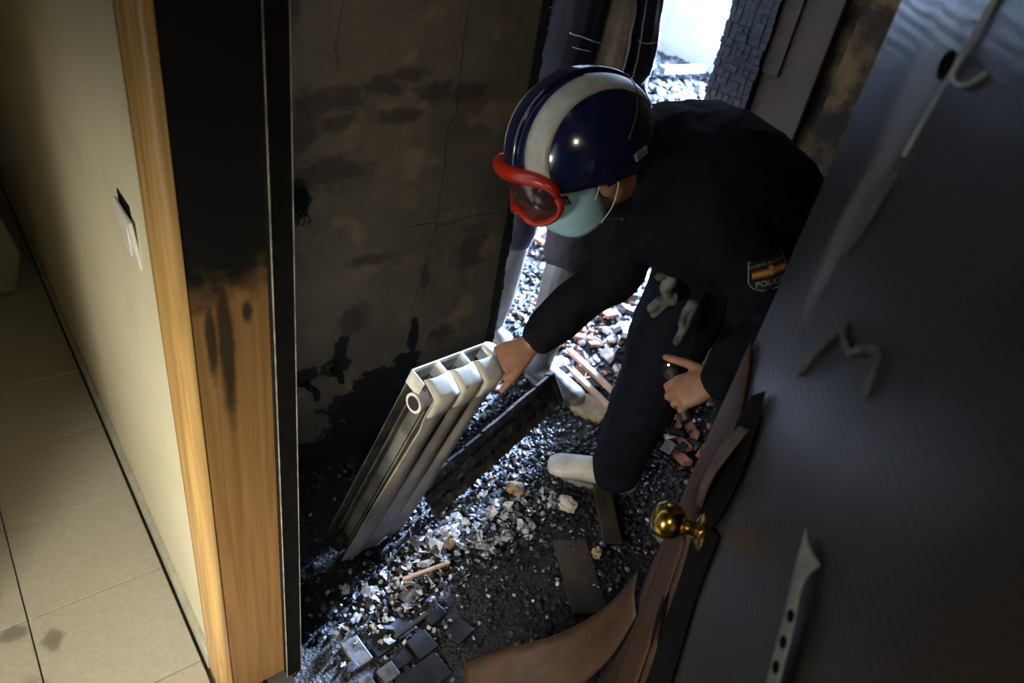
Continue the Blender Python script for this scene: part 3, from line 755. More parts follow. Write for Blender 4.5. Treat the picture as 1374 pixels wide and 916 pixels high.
LHD = V((-.57, .53, -.62)).normalized(); LHN = V((-.18, -.36, .84)); LHN = (LHN - LHD * LHN.dot(LHD)).normalized(); LHT = LHD.cross(LHN)
hand(body, LW + LHD * .004, LHD, LHN, LHT, (.80, .90, .95, 1.0), (.85, .15), .98)
obj('body', remesh(body, .0042, 3, name='body'), 'skin', P)

def fold_jacket(p):
    return .006 * fbm(p + V((3, 1, 2)), 9) + .0035 * noise.noise(V((p.x * 26, p.y * 26, p.z * 9)))
jk = MB()
limb(jk, [V((1.56, .82, .955)), V((1.51, .835, 1.03)), V((1.42, .86, 1.105)), V((1.31, .885, 1.148)), V((1.215, .92, 1.158)), V((1.15, .945, 1.16))],
     [(.185, .135), (.195, .145), (.195, .140), (.205, .145), (.195, .125), (.13, .10)], (.2, 1, .05))
limb(jk, [V((1.20, .93, 1.06)), V((1.30, .885, 1.02)), V((1.43, .86, .97))], [(.15, .10), (.17, .115), (.18, .12)], (.2, 1, 0))
limb(jk, [V((1.20, 1.03, 1.13)), RS, RE.lerp(RS, .4), RE, RE.lerp(RWR, .5), RE.lerp(RWR, .93)], [.085, .082, .074, .070, .056, .044])
limb(jk, [V((1.22, .83, 1.13)), LS, LE.lerp(LS, .4), LE, LE.lerp(LW, .5), LE.lerp(LW, 1.05)], [.085, .082, .074, .068, .054, .043])
jacket_me = remesh(jk, .006, 5, fold_jacket, 'jacket')
jacket_bvh = BVHTree.FromPolygons([v.co.copy() for v in jacket_me.vertices], [tuple(p.vertices) for p in jacket_me.polygons])
jacket = obj('jacket', jacket_me, 'navy', P)
# collar, cuffs, shoulder piping
b = MB(); cpts = []
for k in range(18):
    a = 2 * math.pi * k / 18
    ax = (V((1.09, .965, 1.19)) - V((1.17, .94, 1.16))).normalized(); e1 = V((0, 1, 0)); e1 = (e1 - ax * e1.dot(ax)).normalized(); e2 = ax.cross(e1)
    cpts.append(V((1.125, .955, 1.178)) + e1 * .085 * math.cos(a) + e2 * .080 * math.sin(a))
b.tube(cpts, (.016, .028), 10, V((-.9, .2, .3)), closed=True); obj('collar', b, 'navy', jacket, smooth=180)
def cuff(E_, W_, r, t):
    c_ = E_.lerp(W_, t); ax = (W_ - E_).normalized(); b = MB(); e1 = ax.orthogonal().normalized(); e2 = ax.cross(e1)
    b.tube([c_ + (e1 * math.cos(2 * math.pi * k / 24) + e2 * math.sin(2 * math.pi * k / 24)) * r for k in range(24)], (.0022, .0022), 6, ax, closed=True); return b
obj('cuff_seam', cuff(RE, RWR, .0535, .78), 'piping', jacket, smooth=180)
obj('cuff', cuff(RE, RWR, .043, .97), 'navy', jacket, smooth=180)
# flag patch on the near sleeve
def on_jacket(origin, direction, off=.002):
    hit = jacket_bvh.ray_cast(V(origin), V(direction).normalized())
    return (hit[0] + hit[1] * (off if hit[1].dot(V(direction)) < 0 else -off), hit[1]) if hit[0] else (None, None)
pc, pn = on_jacket(CAM, V((1.294, .663, 1.033)) - CAM)
if pc is not None:
    pt = (V((-.35, .25, -.9))); pt = (pt - pn * pt.dot(pn)).normalized(); pr = pt.cross(pn)
    ra = math.radians(0)
    if pr.x < 0: pr = -pr
    # text direction runs up to the right in the sleeve's own plane
    up_ = (pr.cross(pt)).normalized()
    rgt = V((.70, -.42, .30)); rgt = (rgt - pn * rgt.dot(pn)).normalized(); upv = pn.cross(rgt)
    if upv.dot(V((0, 0, 1))) < 0: upv = -upv
    def patch_pt(x, y, off):
        o_ = pc + rgt * x + upv * y + pn * .06
        q, n_ = on_jacket(o_, -pn, off)
        return q if q is not None else pc + rgt * x + upv * y
    def band(x0, x1, y0, y1, off, shape=None, nx=10, ny=4):
        b = MB(); vs = []
        for j in range(ny + 1):
            for i in range(nx + 1):
                x = x0 + (x1 - x0) * i / nx; y = y0 + (y1 - y0) * j / ny
                if shape: x *= shape(y)
                vs.append(patch_pt(x, y, off))
        b.add(vs, [(j * (nx + 1) + i, j * (nx + 1) + i + 1, (j + 1) * (nx + 1) + i + 1, (j + 1) * (nx + 1) + i) for j in range(ny) for i in range(nx)]); return b
    shp = lambda y: 1 if y > -.012 else max(.45, 1 - ((-.012 - y) / .030) ** 2 * .6)
    patch = obj('arm_patch', band(-.042, .042, -.034, .030, .0015, shp, 12, 8), 'trim', P, smooth=180)
    obj('flag_stripe', band(-.037, .037, .006, .0105, .0024), 'red', patch, smooth=180)
    obj('flag_stripe', band(-.037, .037, -.0025, .006, .0024), 'yellow', patch, smooth=180)
    obj('flag_stripe', band(-.037, .037, -.007, -.0025, .0024), 'red', patch, smooth=180)
    obj('crest', band(-.004, .005, -.004, .014, .0030, None, 3, 3), 'yellow', patch, smooth=180)
    b = MB(); out = [(-.042, .030), (.042, .030), (.042, -.012), (.036, -.024), (.019, -.034), (-.019, -.034), (-.036, -.024), (-.042, -.012)]
    b.tube([patch_pt(x, y, .002) for x, y in out], .0011, 6, pn, closed=True); obj('patch_border', b, 'thread', patch, smooth=180)
    def text(body_, size, y, mat):
        cu = bpy.data.curves.new('t', 'FONT'); cu.body = body_; cu.size = size; cu.align_x = 'CENTER'; cu.resolution_u = 2
        to = bpy.data.objects.new('t', cu); COL.objects.link(to)
        dg = bpy.context.evaluated_depsgraph_get(); dg.update()
        me = bpy.data.meshes.new_from_object(to.evaluated_get(dg)); bpy.data.objects.remove(to)
        for v in me.vertices: v.co = patch_pt(v.co.x, v.co.y + y, .0034)
        return obj('patch_lettering', me, mat, patch)
    text('CUERPO NACIONAL', .0092, .0165, 'thread')
    text('POLICÍA', .0165, -.0245, 'thread')

def fold_leg(p):
    return .0055 * fbm(p, 10) + .004 * noise.noise(V((p.x * 12, p.y * 12, p.z * 30)))
tr = MB()
limb(tr, [V((1.57, .825, .97)), V((1.50, .85, 1.02))], [(.18, .13), (.18, .12)], (.2, 1, 0))
limb(tr, [V((1.53, .86, .98)), RHIP, RHIP.lerp(RKN, .5) + V((-.03, 0, 0)), RKN + V((-.005, 0, 0)), RKN.lerp(RAN, .5), RAN + V((.0, -.01, .05)), RAN + V((.005, -.01, -.012))], [.11, .125, .108, .092, .084, .080, .078])
limb(tr, [V((1.55, .80, .98)), LHIP, LHIP.lerp(LKN, .5), LKN, LKN.lerp(LAN, .5), LAN + V((0, 0, .06)), LAN], [.11, .125, .108, .092, .084, .080, .078])
trousers = obj('trousers', remesh(tr, .006, 4, fold_leg, 'trousers'), 'navy2', P)
b1, b2 = MB(), MB(); boot(b1, b2, (1.480, .985, .085), (-.70, .72), RAN + V((0, 0, .1)), .055)
bt = obj('boot', remesh(b1, .005, 3, None, 'boot'), 'boot', P); obj('sole', b2, 'sole', bt, bevel=.004)
b1, b2 = MB(), MB(); boot(b1, b2, (1.66, .70, .085), (-.95, .2), LAN + V((0, 0, .1)), .055)
bt = obj('boot', remesh(b1, .005, 3, None, 'boot'), 'boot', P); obj('sole', b2, 'sole', bt, bevel=.004)

# ---- helmet, goggles, mask (worn: parts of the person)
hc = HC + u * .028 - f * .012
def hp(a, b_, c_): return hc + f * a + lv * b_ + u * c_
def shell(th, ph, k=1.0):
    """th from crown, ph around from the face"""
    st, ct = math.sin(th), math.cos(th)
    a = .141 * st * math.cos(ph); b_ = .120 * st * math.sin(ph); c_ = .139 * ct
    if math.cos(ph) < 0: a *= 1.06
    return hp(a * k, b_ * k, c_ * k + .005)
b = MB(); vs = []; nr, ns = 22, 48
def rim(ph):          # how low the shell comes: high over the eyes, low over ears and nape
    return math.radians(91 + 24 * (0.5 - .5 * math.cos(ph)) ** .8 - 2 * abs(math.sin(ph)))
for i in range(nr + 1):
    for k in range(ns):
        ph = 2 * math.pi * k / ns
        vs.append(shell(max(.02, rim(ph) * i / nr), ph))
fs = [(i * ns + k, i * ns + (k + 1) % ns, (i + 1) * ns + (k + 1) % ns, (i + 1) * ns + k) for i in range(nr) for k in range(ns)] + [tuple(range(ns))]
b.add(vs, fs); helmet = obj('helmet', b, 'helmet', P, smooth=180, solid=.006)
b = MB(); b.tube([shell(rim(2 * math.pi * k / 48), 2 * math.pi * k / 48, 1.005) for k in range(48)], (.006, .007), 8, u, closed=True); obj('rim_trim', b, 'trim', helmet, smooth=180)
# side bands and centre ridge, lying on the shell
def on_shell(ax, bx, k):
    """point above plan position (front ax in -1..1 as an angle, side bx metres)"""
    c_ = bx / .120; rr = math.sqrt(max(0, 1 - c_ * c_))
    a = .141 * rr * math.sin(ax) * (1.06 if ax < 0 else 1); z = .139 * rr * math.cos(ax)
    return hp(a * k, bx * k, z * k + .005)
def band_strip(bc, hw, a0, a1, k, name, mat, taper=0, sol=.002):
    b = MB(); vs = []; n = 36; m_ = 5
    for i in range(n + 1):
        t = i / n; a = a0 + (a1 - a0) * t; h = hw * (1 - taper * max(0, t - .6) / .4)
        for j in range(m_ + 1): vs.append(on_shell(a, bc(t) + h * (2 * j / m_ - 1), k))
    b.add(vs, [(i * (m_ + 1) + j, i * (m_ + 1) + j + 1, (i + 1) * (m_ + 1) + j + 1, (i + 1) * (m_ + 1) + j) for i in range(n) for j in range(m_)])
    return obj(name, b, mat, helmet, smooth=180, solid=sol)
band_strip(lambda t: .062 - .016 * t, .019, math.radians(86), math.radians(-72), 1.03, 'reflective_stripe', 'band', .3)
band_strip(lambda t: -.062 + .016 * t, .019, math.radians(86), math.radians(-72), 1.03, 'reflective_stripe', 'band', .3)
band_strip(lambda t: 0, .020, math.radians(84), math.radians(-80), 1.03, 'crest_ridge', 'helmet', 0, .008)
b = MB(); b.tube([on_shell(math.radians(-52), -.113 + .226 * k / 30, 1.03) for k in range(31)], .0028, 6, u); obj('rear_seam', b, 'trim', helmet, smooth=180)
def plate(ph, th, wd, hg, k, name, mat):
    b = MB(); c_ = shell(th, ph, k); e1 = (shell(th, ph + .05, k) - c_).normalized(); e2 = (shell(th + .05, ph, k) - c_).normalized(); n_ = e1.cross(e2)
    vs = [c_ + e1 * sx * wd / 2 + e2 * sy * hg / 2 + n_ * sn for sn in (-.003, .003) for sx, sy in ((-1, -1), (1, -1), (1, 1), (-1, 1))]
    b.add(vs, [(0, 3, 2, 1), (4, 5, 6, 7), (0, 1, 5, 4), (1, 2, 6, 5), (2, 3, 7, 6), (3, 0, 4, 7)]); return obj(name, b, mat, helmet, bevel=.001)
plate(math.radians(112), math.radians(93), .032, .014, 1.03, 'badge', 'badge')
plate(math.radians(84), math.radians(95), .018, .038, 1.02, 'strap_anchor', 'helmet')
plate(math.radians(180), math.radians(58), .035, .02, 1.02, 'goggle_clip', 'trim')
# goggles
gc = hc + f * .146 - u * .018 - lv * .006
def gp(y, z, k=0.): 
    return gc + lv * y + u * z + f * (k - 4.6 * y * y)
gl = []
for k in range(44):
    a = 2 * math.pi * k / 44; c_, s_ = math.cos(a), math.sin(a)
    y = .098 * (abs(c_) ** .62) * (1 if c_ > 0 else -1); z = .050 * (abs(s_) ** .75) * (1 if s_ > 0 else -1)
    if s_ < 0: z *= 1.0 - .55 * math.exp(-(y / .022) ** 2)     # nose notch
    gl.append((y, z, s_))
b = MB(); b.tube([gp(y, z, .004) for y, z, s_ in gl], [(.0062 + .0085 * max(0, s_), .011 + .004 * max(0, s_)) for y, z, s_ in gl], 10, u, closed=True)
gg = obj('goggles', b, 'orange', P, smooth=180)
b = MB(); vs = [gp(0, .0, .006)] + [gp(y * .95, z * .93, .006) for y, z, s_ in gl]
b.add(vs, [(0, 1 + k, 1 + (k + 1) % 44) for k in range(44)]); obj('goggle_lens', b, 'lens', gg, smooth=180, solid=.0015)
b = MB(); b.tube(catmull([gp(.094, .0, -.008), hp(.075, .108, -.040), hp(-.02, .121, -.040), hp(-.10, .095, -.045), hp(-.15, 0, -.04)], 6), (.002, .006), 8, u); obj('goggle_strap', b, 'trim', gg, smooth=180)
b = MB(); b.tube(catmull([gp(-.094, .0, -.008), hp(.075, -.108, -.040), hp(-.02, -.121, -.040), hp(-.10, -.095, -.045), hp(-.15, 0, -.04)], 6), (.002, .006), 8, u); obj('goggle_strap', b, 'trim', gg, smooth=180)
# mask over nose and chin
b = MB(); vs = []; n1, n2 = 16, 10
for i in range(n1 + 1):
    a = math.radians(-84 + 168 * i / n1)
    for j in range(n2 + 1):
        t = j / n2; z = -.004 - .100 * t
        r_ = .080 + .040 * math.sin(math.pi * (t * .8 + .12)) * max(0, math.cos(a)) ** 1.5 + .0012 * math.cos(t * 30)
        k = 1 - .25 * (abs(a) / 1.4) ** 3
        zz = z * (1 if abs(a) < .6 else 1 - .30 * (abs(a) - .6)) - .012 * (abs(a) / 1.46) ** 2
        vs.append(at(-.012 + r_ * math.cos(a) * 1.02, 0, zz) + lv * (r_ * .98 * math.sin(a) * k))
b.add(vs, [(i * (n2 + 1) + j, (i + 1) * (n2 + 1) + j, (i + 1) * (n2 + 1) + j + 1, i * (n2 + 1) + j + 1) for i in range(n1) for j in range(n2)])
mk = obj('face_mask', b, 'mask', P, smooth=180, solid=.0015)
for sg in (-1, 1):
    b = MB(); b.tube(catmull([at(.022, 0, -.03) + lv * sg * .080, at(-.005, 0, .005) + lv * sg * .086, at(-.028, 0, -.015) + lv * sg * .086, at(-.01, 0, -.06) + lv * sg * .078, at(.020, 0, -.085) + lv * sg * .072], 5), .0010, 6, u)
    obj('ear_loop', b, 'white_elastic', mk, smooth=180)
b = MB(); b.tube(catmull([hp(.01, .118, -.10), at(.02, 0, -.08) + lv * .074, at(.045, 0, -.125) + lv * .02, at(.045, 0, -.125) - lv * .02, at(.02, 0, -.08) - lv * .074, hp(.01, -.118, -.10)], 6), (.0055, .0016), 8, f)
obj('chin_strap', b, 'trim', helmet, smooth=180)

# ---- things he carries: gloves tucked at the waist, torch at the near hand
def glove(name, pts_list, base, label):
    b = MB()
    for pts, rr in pts_list: b.tube(catmull(pts, 4), [rr * (1.1 - .35 * k / (len(pts) * 4 - 4)) for k in range(len(pts) * 4 - 3)], 10)
    o = obj(name, remesh(b, .003, 2, lambda p: .002 * fbm(p, 40), name), 'glove', None, base=base); tag(o, label, 'glove', 'work gloves'); return o
g0 = V((1.262, .858, .862))
glove('work_glove', [([g0 + V((.0, .01, .045)), g0 + V((-.005, .01, .015)), g0 + V((.015, -.0, -.01))], .016), ([g0 + V((.015, 0, -.01)), g0 + V((-.01, .012, -.015)), g0 + V((-.03, .018, -.035))], .014),
                     ([g0 + V((.02, 0, 0)), g0 + V((.0, .01, -.03)), g0 + V((-.015, .015, -.055))], .011), ([g0 + V((-.005, .02, .05)), g0 + V((-.02, .02, .055)), g0 + V((-.035, .02, .05))], .012)], g0, 'crumpled grey work glove bunched at the front of the officer\'s waist')
g1 = V((1.275, .80, .855))
glove('work_glove', [([g1 + V((0, 0, .02)), g1 + V((.002, .002, -.01)), g1 + V((-.012, -.006, -.05)), g1 + V((-.03, -.012, -.07))], .013), ([g1 + V((0, 0, .02)), g1 + V((-.012, .004, -.0)), g1 + V((-.016, .0, -.03))], .011)], g1, 'thin grey work glove hanging down by the officer\'s thigh')
tc = LW + LHD * .098 - LHN * .030; td = LHT
t = thing('hand_torch', tc, 'small black torch with a yellow light held at the officer\'s near hand', 'torch')
tb = obj('barrel', (lambda b: (b.lathe([(.012, 0), (.0145, .004), (.0145, .10), (.020, .112), (.020, .132), (.018, .133)], tc - td * .055, td, 20), b)[-1])(MB()), 'trim', t, smooth=40)
obj('lens_ring', (lambda b: (b.lathe([(.020, 0), (.0215, .003), (.0215, .009), (.020, .011)], tc + td * .062, td, 20), b)[-1])(MB()), 'black_metal', t, smooth=40)
obj('indicator_light', (lambda b: (b.ball(tc + td * .070 + (CAM - tc).normalized() * .0225 + V((-.008, .004, .008)), .0024, None, 10, 8), b)[-1])(MB()), 'led', t, smooth=180)

# ---- second person standing in the doorway, seen from the waist down
Q = thing('person.001', (1.62, 1.66, 0), 'person standing in the doorway in a dark jacket and tall white boots', 'person')
body = MB()
fq = V((-.35, -.94, -.15)); hq = V((1.72, 1.74, 1.71))
at2, X2, fq2, lq, uq = head(body, hq, fq, (0, 0, 1))
limb(body, [V((1.70, 1.76, .95)), V((1.72, 1.76, 1.15)), V((1.73, 1.76, 1.38)), V((1.73, 1.76, 1.47))], [(.14, .09), (.13, .09), (.16, .10), (.10, .07)], (1, .2, 0))
limb(body, [V((1.73, 1.76, 1.44)), V((1.73, 1.75, 1.62))], [.055, .05])
qarm = {}
for sg, nm in ((-1, 'R'), (1, 'L')):
    sh = V((1.73 + sg * .18, 1.77 - sg * .03, 1.42)); el = V((1.73 + sg * .235, 1.80, 1.16)); wr = V((1.73 + sg * .22, 1.70, .95)) if sg > 0 else V((1.60, 1.60, 1.10))
    if sg < 0: el = V((1.50, 1.78, 1.17)); wr = V((1.56, 1.80, .96))
    qarm[nm] = (sh, el, wr); limb(body, [sh, el, wr], [.042, .035, .025])
    hand(body, wr, (wr - el), (sg, 0, 0), (0, -1, 0), (.35, .4, .4, .45), (.5, .3))
QRH, QRK, QRA = V((1.625, 1.80, .92)), V((1.595, 1.80, .50)), V((1.575, 1.815, .10))
QLH, QLK, QLA = V((1.765, 1.72, .92)), V((1.685, 1.60, .50)), V((1.592, 1.535, .10))
limb(body, [QRH, QRK, QRA], [.07, .048, .035]); limb(body, [QLH, QLK, QLA], [.07, .048, .035])
qb = obj('body', remesh(body, .005, 3, name='body'), 'skin', Q)
hb = MB(); hb.ball(hq + V((.005, .012, .045)), (.088, .108, .088), None, 18, 12)
obj('hair', remesh(hb, .006, 2, lambda p: .004 * fbm(p, 30), 'hair'), 'trim', Q)
tq = MB()
limb(tq, [V((1.69, 1.74, 1.02)), V((1.69, 1.74, .92))], [(.165, .12), (.165, .13)], (1, .1, 0))
limb(tq, [V((1.64, 1.75, .98)), QRH, QRH.lerp(QRK, .5), QRK, QRK.lerp(QRA, .16)], [.10, .105, .092, .074, .060])
limb(tq, [V((1.74, 1.73, .98)), QLH, QLH.lerp(QLK, .5), QLK, QLK.lerp(QLA, .16)], [.10, .108, .098, .086, .066])
obj('trousers', remesh(tq, .006, 4, fold_leg, 'trousers'), 'grey_trouser', Q)
for K, A_, d_ in ((QRK, QRA, (-.15, -.99)), (QLK, QLA, (.20, -.98))):
    b1, b2 = MB(), MB(); boot(b1, b2, (A_.x, A_.y, .085), d_, K.lerp(A_, .13), .074 if K is QLK else .064, .285)
    bt = obj('boot', remesh(b1, .005, 4, lambda p: .0015 * fbm(p, 14), 'boot'), 'boot_grey', Q); obj('sole', b2, 'sole', bt, bevel=.004)
def fold_q(p): return .007 * fbm(p + V((1, 7, 3)), 8) + .005 * noise.noise(V((p.x * 24, p.y * 24, p.z * 5)))
# open jacket: two front halves hang apart over a brown shirt
for sg, nm in ((-1, 'jacket'), (1, 'jacket')):
    b = MB()
    cx = 1.72 + sg * .105
    limb(b, [V((cx + sg * .03, 1.745, 1.10)), V((cx + sg * .02, 1.745, 1.2)), V((cx, 1.75, 1.34)), V((cx - sg * .02, 1.76, 1.46))], [(.098, .135), (.098, .135), (.10, .135), (.07, .09)], (1, 0, 0))
    sh, el, wr = qarm['R' if sg < 0 else 'L']
    limb(b, [sh, el, el.lerp(wr, .9)], [.075, .062, .048])
    j = obj(nm, remesh(b, .006, 4, fold_q, 'jacket'), 'denim', Q)
    jb = BVHTree.FromPolygons([v.co.copy() for v in j.data.vertices], [tuple(p.vertices) for p in j.data.polygons])
    def seam(pts, name, r=.0022, mat='piping'):
        P_ = []
        for p in catmull(pts, 8):
            q = jb.find_nearest(p - wloc(Q)); P_.append(q[0] + q[1] * .001 + wloc(Q))
        b = MB(); b.tube(P_, r, 6, (0, 1, 0)); obj(name, b, mat, j, smooth=180)
    if sg < 0:
        seam([(1.50, 1.62, 1.23), (1.58, 1.60, 1.215), (1.66, 1.60, 1.20)], 'pocket_seam')
        seam([(1.53, 1.62, 1.19), (1.59, 1.60, 1.182)], 'pocket_seam', .0016)
    else:
        seam([(1.78, 1.6, 1.34), (1.79, 1.6, 1.22), (1.80, 1.6, 1.08)], 'front_seam')
        seam([(1.87, 1.62, 1.34), (1.885, 1.62, 1.20), (1.88, 1.62, 1.10)], 'front_seam')
        seam([(1.77, 1.6, 1.205), (1.84, 1.6, 1.20), (1.91, 1.64, 1.205)], 'pocket_seam', .0018)
b = MB(); limb(b, [V((1.70, 1.715, 1.02)), V((1.705, 1.71, 1.2)), V((1.72, 1.735, 1.42))], [(.075, .13), (.075, .13), (.07, .10)], (1, 0, 0))
obj('shirt', remesh(b, .006, 3, fold_q, 'shirt'), 'shirt', Q)

# ------------------------------------------------------------------ debris
def ico(r, rnd, sq=(1, 1, .7)):
    t = (1 + 5 ** .5) / 2
    vs = [(-1, t, 0), (1, t, 0), (-1, -t, 0), (1, -t, 0), (0, -1, t), (0, 1, t), (0, -1, -t), (0, 1, -t), (t, 0, -1), (t, 0, 1), (-t, 0, -1), (-t, 0, 1)]
    return [V((a * sq[0], b_ * sq[1], c_ * sq[2])).normalized() * V((a * sq[0], b_ * sq[1], c_ * sq[2])).length / 1.9 * r * rnd.uniform(.7, 1.2) for a, b_, c_ in vs]
ICF = [(0, 11, 5), (0, 5, 1), (0, 1, 7), (0, 7, 10), (0, 10, 11), (1, 5, 9), (5, 11, 4), (11, 10, 2), (10, 7, 6), (7, 1, 8), (3, 9, 4), (3, 4, 2), (3, 2, 6), (3, 6, 8), (3, 8, 9), (4, 9, 5), (2, 4, 11), (6, 2, 10), (8, 6, 7), (9, 8, 1)]
def ground(x, y):
    """height of the ash bed"""
    h = .006 + .010 * noise.noise(V((x * 3.1, y * 3.1, 1))) + .006 * noise.noise(V((x * 11, y * 11, 4)))
    h += .03 * math.exp(-(((x - .95) / .28) ** 2 + ((y - 1.1) / .12) ** 2))
    h += .02 * math.exp(-(((x - 1.25) / .2) ** 2 + ((y - .9) / .15) ** 2)) * 0
    h += .20 * math.exp(-(((x - 5.0) / .75) ** 2 + ((y - 4.45) / .55) ** 2))
    h += .34 * math.exp(-(((x - 5.6) / .5) ** 2 + ((y - 4.1) / .4) ** 2)) * 0
    return max(h, -.006)
rnd = random.Random(11)
def bed(x0, x1, y0, y1, n, m_):
    b = MB(); vs = []
    for i in range(n + 1):
        for j in range(m_ + 1):
            x = x0 + (x1 - x0) * i / n; y = y0 + (y1 - y0) * j / m_; vs.append((x, y, ground(x, y)))
    b.add(vs, [(i * (m_ + 1) + j, (i + 1) * (m_ + 1) + j, (i + 1) * (m_ + 1) + j + 1, i * (m_ + 1) + j + 1) for i in range(n) for j in range(m_)]); return b
o = obj('ash_bed', bed(.362, 2.23, -.5, 1.5, 130, 140), 'ash_bed', None, base=(1.2, .8, 0), smooth=180); tag(o, 'bed of wet black ash covering the corridor floor', 'ash', None, 'stuff')
o = obj('ash_bed.001', bed(1.30, 2.20, 1.5, 1.64, 40, 10), 'ash_bed', None, base=(1.7, 1.57, 0), smooth=180); tag(o, 'strip of ash across the burnt doorway sill', 'ash', None, 'stuff')
o = obj('ash_bed.002', bed(.45, 5.63, 1.64, 5.25, 140, 110), 'heap_char', None, base=(3, 3, 0), smooth=180); tag(o, 'ash and charred rubble covering the bright room floor', 'ash', None, 'stuff')
def scatter(name, n, fn, rr, mats, weights, label, base):
    b = MB(); cnt = 0
    while cnt < n:
        q = fn()
        if q is None: continue
        x, y = q; r = rr(rnd); sq = (rnd.uniform(.7, 1.3), rnd.uniform(.7, 1.3), rnd.uniform(.45, .9))
        rot = Matrix.Rotation(rnd.uniform(0, 6.28), 3, 'Z') @ Matrix.Rotation(rnd.uniform(-.6, .6), 3, 'X')
        c_ = V((x, y, ground(x, y) + r * .35))
        b.add([c_ + rot @ p for p in ico(r, rnd, sq)], ICF, rnd.choices(range(len(mats)), weights)[0]); cnt += 1
    o = obj(name, b, mats, None, base=base); tag(o, label, 'rubble', None, 'stuff')
MATS = ['coal', 'ash', 'brick', 'plaster_bit']
def in_corridor():
    x, y = rnd.uniform(.42, 2.2), rnd.uniform(.0, 1.49)
    d = math.hypot(x - 1.5, y - 1.35); 
    return (x, y) if rnd.random() < max(.16, 1.05 - d * .9) else None
scatter('charcoal_rubble', 7500, in_corridor, lambda r: r.choice((.004, .005, .006, .007, .009, .011)), MATS, (96, 3, .6, .4), 'fine charcoal grit strewn over the corridor floor', (1.3, 1.0, 0))
def in_room():
    x, y = rnd.uniform(1.3, 4.2), rnd.uniform(1.5, 3.6)
    if x > 2.12 and y < 1.68: return None
    return (x, y) if rnd.random() < math.exp(-max(0, math.hypot(x - 1.9, y - 1.8) - .3) * .8) else None
scatter('charcoal_rubble.001', 6500, in_room, lambda r: r.choice((.006, .008, .010, .013, .017)), MATS, (66, 16, 9, 9), 'charcoal lumps and brick crumbs on the bright room floor', (2.2, 2.2, 0))
def in_heap():
    x, y = rnd.uniform(3.4, 5.58), rnd.uniform(3.4, 5.2)
    return (x, y)
scatter('charcoal_rubble.002', 2200, in_heap, lambda r: r.choice((.02, .03, .045, .06)), ['heap_char', 'ash', 'brick', 'plaster_bit'], (97, 2, 0, 1), 'burnt heap of rubble at the foot of the bright far wall', (5, 4.3, 0))

# loose flakes of paint and plaster in front of the radiator
def flake_mesh(k, rr):
    b = MB(); n = 7; vs = []
    cv = rr.uniform(-1.3, 1.3)
    for i in range(n):
        a = 2 * math.pi * i / n + rr.uniform(-.3, .3); r = rr.uniform(.5, 1.0); x, y = r * math.cos(a), r * .7 * math.sin(a)
        vs.append((x, y, cv * x * x * .5 + rr.uniform(-.12, .12)))
    vs.append((0, 0, rr.uniform(-.1, .1))); top = vs[:]; bot = [(x, y, z - .07) for x, y, z in vs]
    fs = [(i, (i + 1) % n, n) for i in range(n)] + [(n + 1 + (i + 1) % n, n + 1 + i, 2 * n + 1) for i in range(n)] + [(i, n + 1 + i, n + 1 + (i + 1) % n, (i + 1) % n) for i in range(n)]
    b.add(top + bot, fs); me = b.mesh('flake')
    return me
pile = thing('flake_pile', (.95, 1.03, 0), 'heap of curled pale paint flakes and plaster bits beside the radiator foot', 'debris')
FM = []
for k in range(10):
    for mt in ('flake', 'flake', 'flake', 'flake_dark', 'flake_dark'):
        me = flake_mesh(k, rnd); me.materials.append(M[mt]); FM.append((mt, me))
zones = [((1.02, 1.02), (.10, .045), 105), ((.88, 1.05), (.08, .03), 62), ((1.15, 1.06), (.08, .05), 28), ((.70, 1.0), (.10, .04), 60), ((.62, .92), (.10, .035), 34), ((1.0, .90), (.25, .10), 8)]
for c_, sd, n in zones:
    for k in range(n):
        x, y = rnd.gauss(c_[0], sd[0]), rnd.gauss(c_[1], sd[1])
        if x < .44 or y > 1.45: continue
        mt, me = rnd.choice(FM)
        o = bpy.data.objects.new('flake', me); COL.objects.link(o); o.parent = pile
        s = rnd.choice((.009, .012, .016, .021, .027)) * (1 if mt != 'plaster_bit' else .8)
        o.scale = (s, s, s); o.rotation_euler = (rnd.gauss(0, .55), rnd.gauss(0, .55), rnd.uniform(0, 6.28))
        o.location = V((x, y, ground(x, y) + s * .35 + rnd.uniform(0, .012))) - pile.location
b = MB()
for c_, sd, n in zones:
    for k in range(n * 3):
        x, y = rnd.gauss(c_[0], sd[0] * 1.1), rnd.gauss(c_[1], sd[1] * 1.1)
        if x < .44 or y > 1.45: continue
        q = rnd.uniform(.003, .007); Rm = Matrix.Rotation(rnd.uniform(0, 6.28), 3, 'Z') @ Matrix.Rotation(rnd.gauss(0, .6), 3, 'X') @ Matrix.Rotation(rnd.gauss(0, .6), 3, 'Y')
        cc = V((x, y, ground(x, y) + q * .6 + rnd.uniform(0, .008)))
        b.add([cc + Rm @ V(t_) * q for t_ in ((-1, -.6, .25), (0, -.7, 0), (1.1, -.4, .3), (.9, .6, .2), (0, .8, -.05), (-1, .5, .3))], [(0, 1, 4, 5), (1, 2, 3, 4)], rnd.choice((0, 0, 1)))
o = obj('flake_crumbs', b, ['flake', 'flake_dark'], pile, solid=.0008); o['kind'] = 'stuff'
